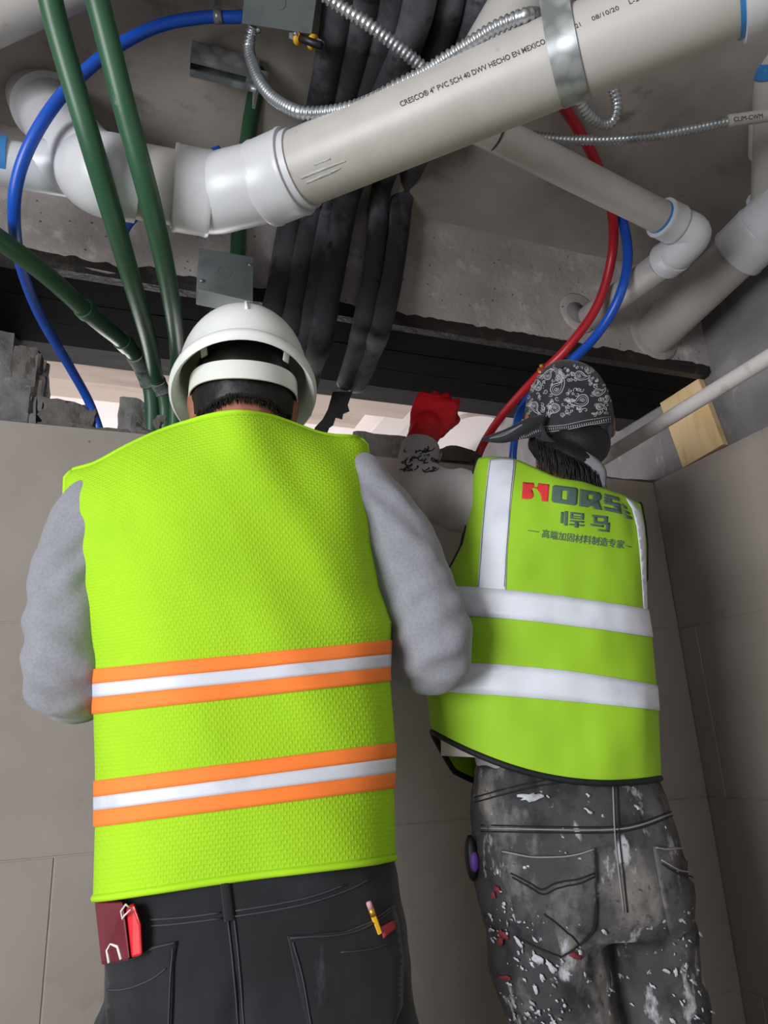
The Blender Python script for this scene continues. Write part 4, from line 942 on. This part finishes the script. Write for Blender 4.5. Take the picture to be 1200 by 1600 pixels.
# shirt with one raised sleeve
rowsB = [((745,1206),(1028,1224),.100), ((735,1150),(1022,1170),.104), ((725,1080),(1018,1100),.108), ((722,1000),(1012,1010),.112), ((722,920),(1004,930),.114), ((728,850),(996,860),.104), ((745,785),(984,822),.082), ((790,750),(955,795),.05)]
shb = MB(); torso_solid(shb, fb_, rowsB, .004)
armBL = [(fb_.p(765, 795, .01), .062), (fb_.p(735, 785, .05), .063), (fb_.p(695, 777, .12), .060), (fb_.p(664, 760, .19), .054), (fb_.p(653, 742, .235), .048), (fb_.p(652, 728, .25), .046)]
armBR = [(fb_.p(945, 825, .0), .056), (fb_.p(950, 838, .06), .052), (fb_.p(950, 850, .16), .048), (fb_.p(935, 812, .25), .043), (fb_.p(915, 778, .30), .037)]
limb(shb, armBL); limb(shb, armBR)
me = remesh(shb, .006, 5, 'shirt')
crb = [creases(fb_.p(720, 780, .08), V((.9, 0, -.3)).normalized(), .0045, 95), creases(fb_.p(672, 765, .26), V((.5, .5, .6)).normalized(), .003, 130)]
displace(me, lambda p, n: fold(p) + sum(f(p) for f in crb))
shirtB = obj('shirt', me, SHIRTB, manB)
w0, w1 = armBL[-2][0], armBL[-1][0]; dw = (w1-w0).normalized()
CUF = MB(); qd = (fb_.p(658, 690, .27) - w1).normalized()
obj('cuff', MB().tube([w1 + qd*t for t in (.0, .012, .018, .024, .030, .036, .042, .048, .054, .060, .061)], [.046, .0455, .0475, .045, .047, .0445, .0465, .044, .046, .043, .038], 28), SHIRTB, shirtB)
ss = Surf(shirtB, shirtB.children[0]); rs = random.Random(3)
for i in range(34):
    x, y = rs.uniform(626, 678), rs.uniform(703, 738); a = rs.uniform(-.9, .4); ln = rs.uniform(5, 12)
    pts = [(x + ln*t*math.cos(a) + 2.5*math.sin(5*t + i), y + ln*t*math.sin(a) + 2.2*math.cos(6*t + i)) for t in (0, .35, .7, 1)]
    seam(ss, pts, BIND, shirtB, rs.uniform(.0007, .0014), .0012, 4, 'sleeve_print')
us = [row_ring(fb_, L, R, b, shrink=-.004) for L, R, b in (((694,1181),(1022,1196),.100), ((694,1150),(1020,1170),.102), ((694,1110),(1018,1130),.104))]
obj('undershirt', MB().loft(us, cap=False), SHIRTW, manB, solid=.002)
# jeans with paint
jb = MB()
pelB = [((739,1196),(1028,1214),.100), ((737,1250),(1044,1252),.108), ((737,1320),(1066,1318),.118), ((742,1385),(1084,1385),.122), ((752,1440),(1088,1442),.112), ((770,1475),(1080,1478),.09)]
torso_solid(jb, fb_, pelB, 0)
hb = [fb_.p(850, 1440, -.012), fb_.p(1018, 1440, .0)]; kn = [fb_.p(880, 1600, .0), fb_.p(1040, 1600, .02)]
ftB = [V((kn[0].x + .01, kn[0].y + .02, .10)), V((kn[1].x + .03, kn[1].y + .02, .10))]
mppx = fb_.px_m(900, 1450)
limb(jb, [(hb[0], 92*mppx), (fb_.p(856, 1500, 0), 93*mppx), (kn[0], 85*mppx), (lerp(kn[0], ftB[0], .45), .078), (ftB[0], .066)])
limb(jb, [(hb[1], 68*mppx), (fb_.p(1024, 1500, .01), 66*mppx), (kn[1], 69*mppx), (lerp(kn[1], ftB[1], .45), .072), (ftB[1], .062)])
me = remesh(jb, .006, 4, 'jeans')
zw = fb_.p(800, 1225).z
displace(me, lambda p, n: .004*noise.noise(V((p.x*14, p.y*14, p.z*20))) + .004*noise.noise(p*26) + .003*math.sin(p.dot(fb_.X)*210)*sstep(zw-.02, zw+.01, p.z))
jeansB = obj('jeans', me, DENIMB, manB); sb = Surf(jeansB)
for p in ftB: boot('boot', p, fb_.F, fb_.X, LEATHER, manB)
pkb = decal('back_pocket', sb, [[(785,1328),(830,1337),(870,1337),(902,1333),(928,1325),(931,1400),(928,1448),(898,1480),(875,1495),(812,1463),(800,1400)]], DENIMB, jeansB, .003, 11, .004)
decal('back_pocket', sb, [[(1018,1322),(1040,1325),(1066,1323),(1076,1350),(1082,1400),(1080,1450),(1060,1465),(1045,1460),(1032,1400)]], DENIMB, jeansB, .003, 10, .004)
LST = mat('pale_seam', srgb(138, 134, 132), .9)
for pts, m, lf in (([(742,1254),(800,1238),(860,1225),(940,1219),(1025,1222)], STITCHB, .001), ([(742,1246),(800,1230),(860,1218),(935,1212)], STITCHB, .001), ([(752,1289),(860,1292),(955,1292),(1000,1285),(1048,1268)], STITCHB, .001), ([(752,1299),(860,1301),(955,1301),(1002,1293),(1050,1275)], STITCHB, .001), ([(752,1294),(860,1296.5),(955,1296.5),(1001,1289),(1049,1271)], LST, .001),
        ([(800,1364),(830,1380),(848,1388),(870,1378),(900,1374),(926,1364)], STITCHB, .006), ([(802,1370),(830,1386),(850,1395),(872,1385),(902,1380),(926,1370)], STITCHB, .006), ([(788,1330),(830,1338),(870,1338),(902,1334),(926,1327)], LST, .006),
        ([(850,1425),(880,1448),(902,1475)], STITCHB, .006), ([(815,1464),(850,1483),(876,1493)], STITCHB, .006), ([(928,1332),(930,1400),(927,1447),(898,1478),(876,1493)], STITCHB, .006),
        ([(1030,1350),(1055,1365),(1080,1372)], STITCHB, .006), ([(1029,1344),(1055,1359),(1079,1366)], LST, .006), ([(1020,1324),(1040,1327),(1064,1325)], LST, .006), ([(957,1225),(960,1300),(966,1360),(974,1425)], LST, .001), ([(964,1225),(967,1300),(973,1360),(980,1425)], STITCHB, .001)): seam(sb, pts, m, jeansB, .0012, lf)
rs = random.Random(11); SPL = mat('white_paint_splash', srgb(184, 186, 194), .8, layers=[('noise', 40, srgb(140, 140, 146), .5, .66)]); SPR = mat('red_paint_splash', srgb(122, 46, 54), .8)
def blob(x, y, rx, ry, a):
    return [(x + rx*math.cos(t)*math.cos(a)*k - ry*math.sin(t)*math.sin(a)*k, y + rx*math.cos(t)*math.sin(a)*k + ry*math.sin(t)*math.cos(a)*k) for t, k in ((2*math.pi*j/15, rs.uniform(.45, 1.25)) for j in range(15))]
bl_ = []
for i in range(190):
    if i < 120: x = rs.gauss(815, 34); y = rs.uniform(1380, 1598); x += (y-1380)*.16
    elif i < 165: x = rs.gauss(1062, 16); y = rs.uniform(1390, 1598); x += (y-1390)*.06
    else: x = rs.uniform(780, 1040); y = rs.uniform(1230, 1598)
    if y < 1330 and x < 770: continue
    r = abs(rs.gauss(1.1, 1.1)) + .7; bl_.append(blob(x, y, r*rs.uniform(.8, 2.4), r*.75, rs.uniform(.5, 1.5)))
bl_ += [blob(828, 1245, 20, 7, -.1), blob(868, 1350, 9, 7, .3), blob(842, 1498, 15, 6, .6), blob(860, 1508, 12, 6, .9), blob(822, 1440, 11, 4, .9), blob(1063, 1425, 7, 4, .4), blob(812, 1470, 12, 3, 1.0), blob(838, 1470, 9, 3, .8)]
s1 = decal('paint_splashes', sb, bl_, SPL, jeansB, .0045, 9, .0006); s1['kind'] = 'stuff'
s2 = decal('paint_splashes', sb, [blob(780, 1388, 8, 5, .8), blob(788, 1458, 13, 5, .9), blob(774, 1400, 4, 6, .2), blob(897, 1492, 11, 5, .3), blob(790, 1527, 11, 4, .1), blob(784, 1470, 6, 8, .2)], SPR, jeansB, .0048, 9, .0006); s2['kind'] = 'stuff'
ph = sb.hit(744, 1340, .004); th_ = thing('hand_tool', 'dark tool handle with a purple patch in the side pocket of the splashed jeans', 'tool', ph)
obj('handle', MB().ellipsoid(ph + V((-.004,0,0)), fb_.X*.011, fb_.F*.012, Z3*.034, 16, 12), BLACKP, th_); obj('purple_patch', MB().ellipsoid(ph - fb_.F*.008 + V((-.001,0,-.004)), fb_.X*.008, fb_.F*.008, Z3*.016, 14, 10), mat('purple', srgb(96, 58, 150), .5), th_)
# head and body
hcB = fb_.p(888, 652, .03); tilt = math.radians(4); FB = fb_.F*math.cos(tilt) - Z3*math.sin(tilt); ZB = Z3*math.cos(tilt) + fb_.F*math.sin(tilt); XB = fb_.X
bb = MB(); torso_solid(bb, fb_, rowsB, .028); torso_solid(bb, fb_, pelB[:-1], .024)
for h, k_, f in zip(hb, kn, ftB): limb(bb, [(h, .056), (k_, .054), (lerp(k_, f, .45), .046), (f, .040)])
limb(bb, [(p, r*.72) for p, r in armBL]); limb(bb, [(p, r*.72) for p, r in armBR])
head(bb, hcB, FB, XB, ZB); limb(bb, [(fb_.p(880, 800, 0), .064), (fb_.p(884, 745, .0), .060), (hcB - ZB*.06 - FB*.02, .055)])
g0_ = fb_.p(656, 695, .275); gd = (fb_.p(688, 618, .30) - g0_).normalized(); gw = g0_ + gd*.022
hand(bb, gw, gd, fb_.F, -1, 1.0, .98, 1, .38); hand(bb, armBR[-1][0] + (fb_.F*.6+Z3*.8).normalized()*.03, fb_.F*.6 + Z3*.8, -fb_.X*.3 + fb_.F, 1, .6)
limb(bb, [(armBR[-1][0] - (fb_.F*.6+Z3*.8)*.02, .03), (armBR[-1][0] + (fb_.F*.6+Z3*.8).normalized()*.04, .026)])
bodyB = obj('body', remesh(bb, .0048, 4, 'body'), SKIN, manB); eyes(hcB, FB, XB, ZB, manB)
gl = MB(); hand(gl, gw, gd, fb_.F, -1, 1.0, 1.3, 1.15, .38); limb(gl, [(armBL[-1][0] + gd*.015, .036), (g0_, .036), (gw + gd*.03, .037)])
me = remesh(gl, .0036, 4, 'glove'); displace(me, lambda p, n: .0012*noise.noise(p*60)); obj('glove', me, GLOVE, manB)
# headscarf
def scarf_pt(a, ph, k=1.0):
    l = V((math.cos(a)*math.cos(ph)*.083, math.sin(a)*math.cos(ph)*.104, math.sin(ph)*.116))
    w_ = 1 + .020*noise.noise(l*22) + .012*math.sin(7*a + 9*ph)*max(0, .5-ph)
    return hcB + (XB*l.x + FB*l.y + ZB*l.z)*w_*k
nu, nv = 72, 30; rings = []
for i in range(nv+1):
    rr = []
    for j in range(nu):
        a = 2*math.pi*j/nu; lowp = -.62 + .75*max(0, math.sin(a)) + .10*math.cos(a)      # lower edge: level at the back, higher on the forehead
        rr.append(scarf_pt(a, lerp(lowp, math.pi/2 - .02, i/nv)))
    rings.append(rr)
mbs = MB().loft(rings, cap=False); mbs.f.append(tuple(len(mbs.v)-nu+j for j in range(nu)))
scarf = obj('headscarf', mbs, BANDANA, manB, solid=.0025); sf = Surf(scarf)
# printed border stitches and paisley curls
for k in range(34):
    t = k/33; x = lerp(842, 952, t); y = lerp(671, 655, t) + 3*math.sin(math.pi*t); seam(sf, [(x, y-2), (x+.6, y+2.2)], PAISLEY, scarf, .0006, .0018, 1, 'border_print')
seam(sf, [(842,667),(880,664),(920,656),(953,651)], PAISLEY, scarf, .0005, .0018, 6, 'border_print'); seam(sf, [(842,676),(880,672),(920,664),(953,659)], PAISLEY, scarf, .0005, .0018, 6, 'border_print')
prt = MB()
def curl(x, y, s, a0, turns=1.6, mir=1):
    pts = []
    for j in range(13):
        t = j/12; r = s*(1-t)**.8; a = a0 + mir*turns*2*math.pi*t; pts.append((x + r*math.cos(a), y + r*.85*math.sin(a)))
    prt.tube(sf.line(pts, .0017, 2), .00065, 5)
PSH = [(-1,0),(-.8,-.65),(-.2,-.95),(.5,-.85),(1.1,-.5),(1.7,-.45),(2.2,-.9),(2.05,-.2),(1.5,.35),(.8,.75),(.1,.95),(-.7,.7),(-1,0)]
def tear_(x, y, s, a, k=.0008, mir=1):
    pts = [(x + s*(u*math.cos(a) - v*mir*math.sin(a)), y + s*(u*math.sin(a) + v*mir*math.cos(a))) for u, v in PSH]
    prt.tube(sf.line(pts, .0017, 3), k, 5)
PS = ((870,609,9,-.75,1),(910,626,9,2.75,-1),(868,638,7,2.5,1),(836,634,6,1.3,1),(933,614,6,-.2,1),(905,588,7,.35,1),(856,588,6,-1.1,-1),(936,636,5,.1,-1),(842,606,5,-1.3,1))
for x, y, s, a, mr in PS:
    tear_(x, y, s, a, .0009, mr); tear_(x, y, s*.66, a, .0005, mr); curl(x, y, s*.45, a)
rs = random.Random(5)
for i in range(300):
    x, y = rs.uniform(826, 954), rs.uniform(572, 650)
    if ((x-889)/66)**2 + ((y-632)/62)**2 > 1: continue
    if any((x-px-s_*.5)**2 + (y-py)**2 < (s_*1.45)**2 for px, py, s_, a_, m_ in PS): continue
    if min((x-px)**2 + (y-py)**2 for px, py, *_ in PS) > 24**2: continue
    if abs((y-606) - .25*(x-915)) < 5 and x > 890: continue
    curl(x, y, rs.uniform(2.2, 4.5), rs.uniform(0, 6.28), rs.uniform(.7, 1.5), rs.choice((-1, 1)))
pr_ = obj('paisley_print', prt, PAISLEY, scarf); pr_['kind'] = 'stuff'
def ribbon(name, cen, wid, m, parent, lift=0, depth=None, th=.003, wave=.004):
    """cloth strip through (px, py, depth) with half-width vectors in pixels"""
    q = spline(cen, 6); ww = spline(wid, 6); L_, R_ = [], []
    for (x, y, d), (wx, wy, wd) in zip(q, ww):
        L_.append(at(x-wx, y-wy, d-wd)); R_.append(at(x+wx, y+wy, d+wd))
    rows_ = []
    for a, b in zip(L_, R_): rows_.append([lerp(a, b, t/6) - FW*wave*math.sin(t*1.3 + a.x*60) for t in range(7)])
    return obj(name, MB().loft(rows_, cap=False, closed=False), m, parent, solid=th)
dB = (hcB-O).dot(FW)
tl_ = ribbon('scarf_tail', [(850,664,dB-.088),(822,669,dB-.098),(788,681,dB-.093),(752,687,dB-.085)], [(-2,17,0),(-3,16,.004),(-3,10,.004),(-1,2,.002)], BANDANA, scarf)
ribbon('scarf_tail', [(838,660,dB-.090),(815,665,dB-.096),(790,678,dB-.092),(765,684,dB-.086)], [(-2,4,0),(-2,4,.002),(-2,4,.002),(-1,1.5,.002)], BANDGREY, scarf)
st_ = Surf(tl_)
for k in range(12):
    x = lerp(812, 846, k/11); y = lerp(686, 671, k/11); seam(st_, [(x, y-2.5), (x+1, y+2)], PAISLEY, scarf, .0006, .0022, 1, 'border_print')
ribbon('scarf_fold', [(953,662,dB-.075),(938,684,dB-.09),(912,700,dB-.10),(880,708,dB-.10)], [(6,10,0),(8,15,0),(5,16,0),(2,11,0)], BANDANA, scarf)
ribbon('scarf_fold', [(840,668,dB-.085),(850,690,dB-.098),(868,702,dB-.102),(884,708,dB-.102)], [(-6,8,0),(-6,8,0),(-4,9,0),(-2,9,0)], BANDANA, scarf)
obj('scarf_knot', MB().ellipsoid(at(886, 708, dB-.108), XB*.018, FB*.014, ZB*.015, 16, 12), BANDANA, scarf)
ribbon('scarf_tail', [(888,710,dB-.112),(905,724,dB-.118),(922,738,dB-.118),(940,760,dB-.115)], [(-12,11,0),(-15,12,.004),(-16,11,.004),(-6,7,.002)], BANDANA, scarf)
ribbon('scarf_tail', [(905,716,dB-.120),(922,730,dB-.124),(934,745,dB-.122),(941,764,dB-.118)], [(-12,10,0),(-15,10,.003),(-13,9,.003),(-4,4,.002)], BANDGREY, scarf)
keepB = lambda l: l.z > -.10 + .45*max(0, l.y+.03) and (l.y < .03 or l.z > .04)
hair_cap(hcB, FB, XB, ZB, keepB, manB, 1.05)
hv = MB(); limb(hv, [(at(840, 694, dB-.06), .020), (at(858, 706, dB-.082), .028), (at(890, 718, dB-.098), .030), (at(920, 730, dB-.10), .024), (at(938, 745, dB-.095), .012)])
hv.ellipsoid(hcB - ZB*.080 - FB*.037, XB*.062, FB*.050, ZB*.050, 22, 14)
obj('hair', remesh(hv, .006, 3, 'hair'), HAIR, manB)
rt = []
for i in range(520):
    t = rs.random(); x = lerp(836, 940, t); y = lerp(690, 742, t) + rs.uniform(-6, 8); d = dB - .10 - .03*math.sin(math.pi*t) + rs.uniform(-.012, .004)
    p = at(x, y, d); e = at(x + rs.uniform(0, 9), y + rs.uniform(22, 48)*(1-.4*t), d - .010); rt.append((p, lerp(p, e, .5) - FW*.004, e))
strands('hair_strands', rt, HAIR, manB, .0010)
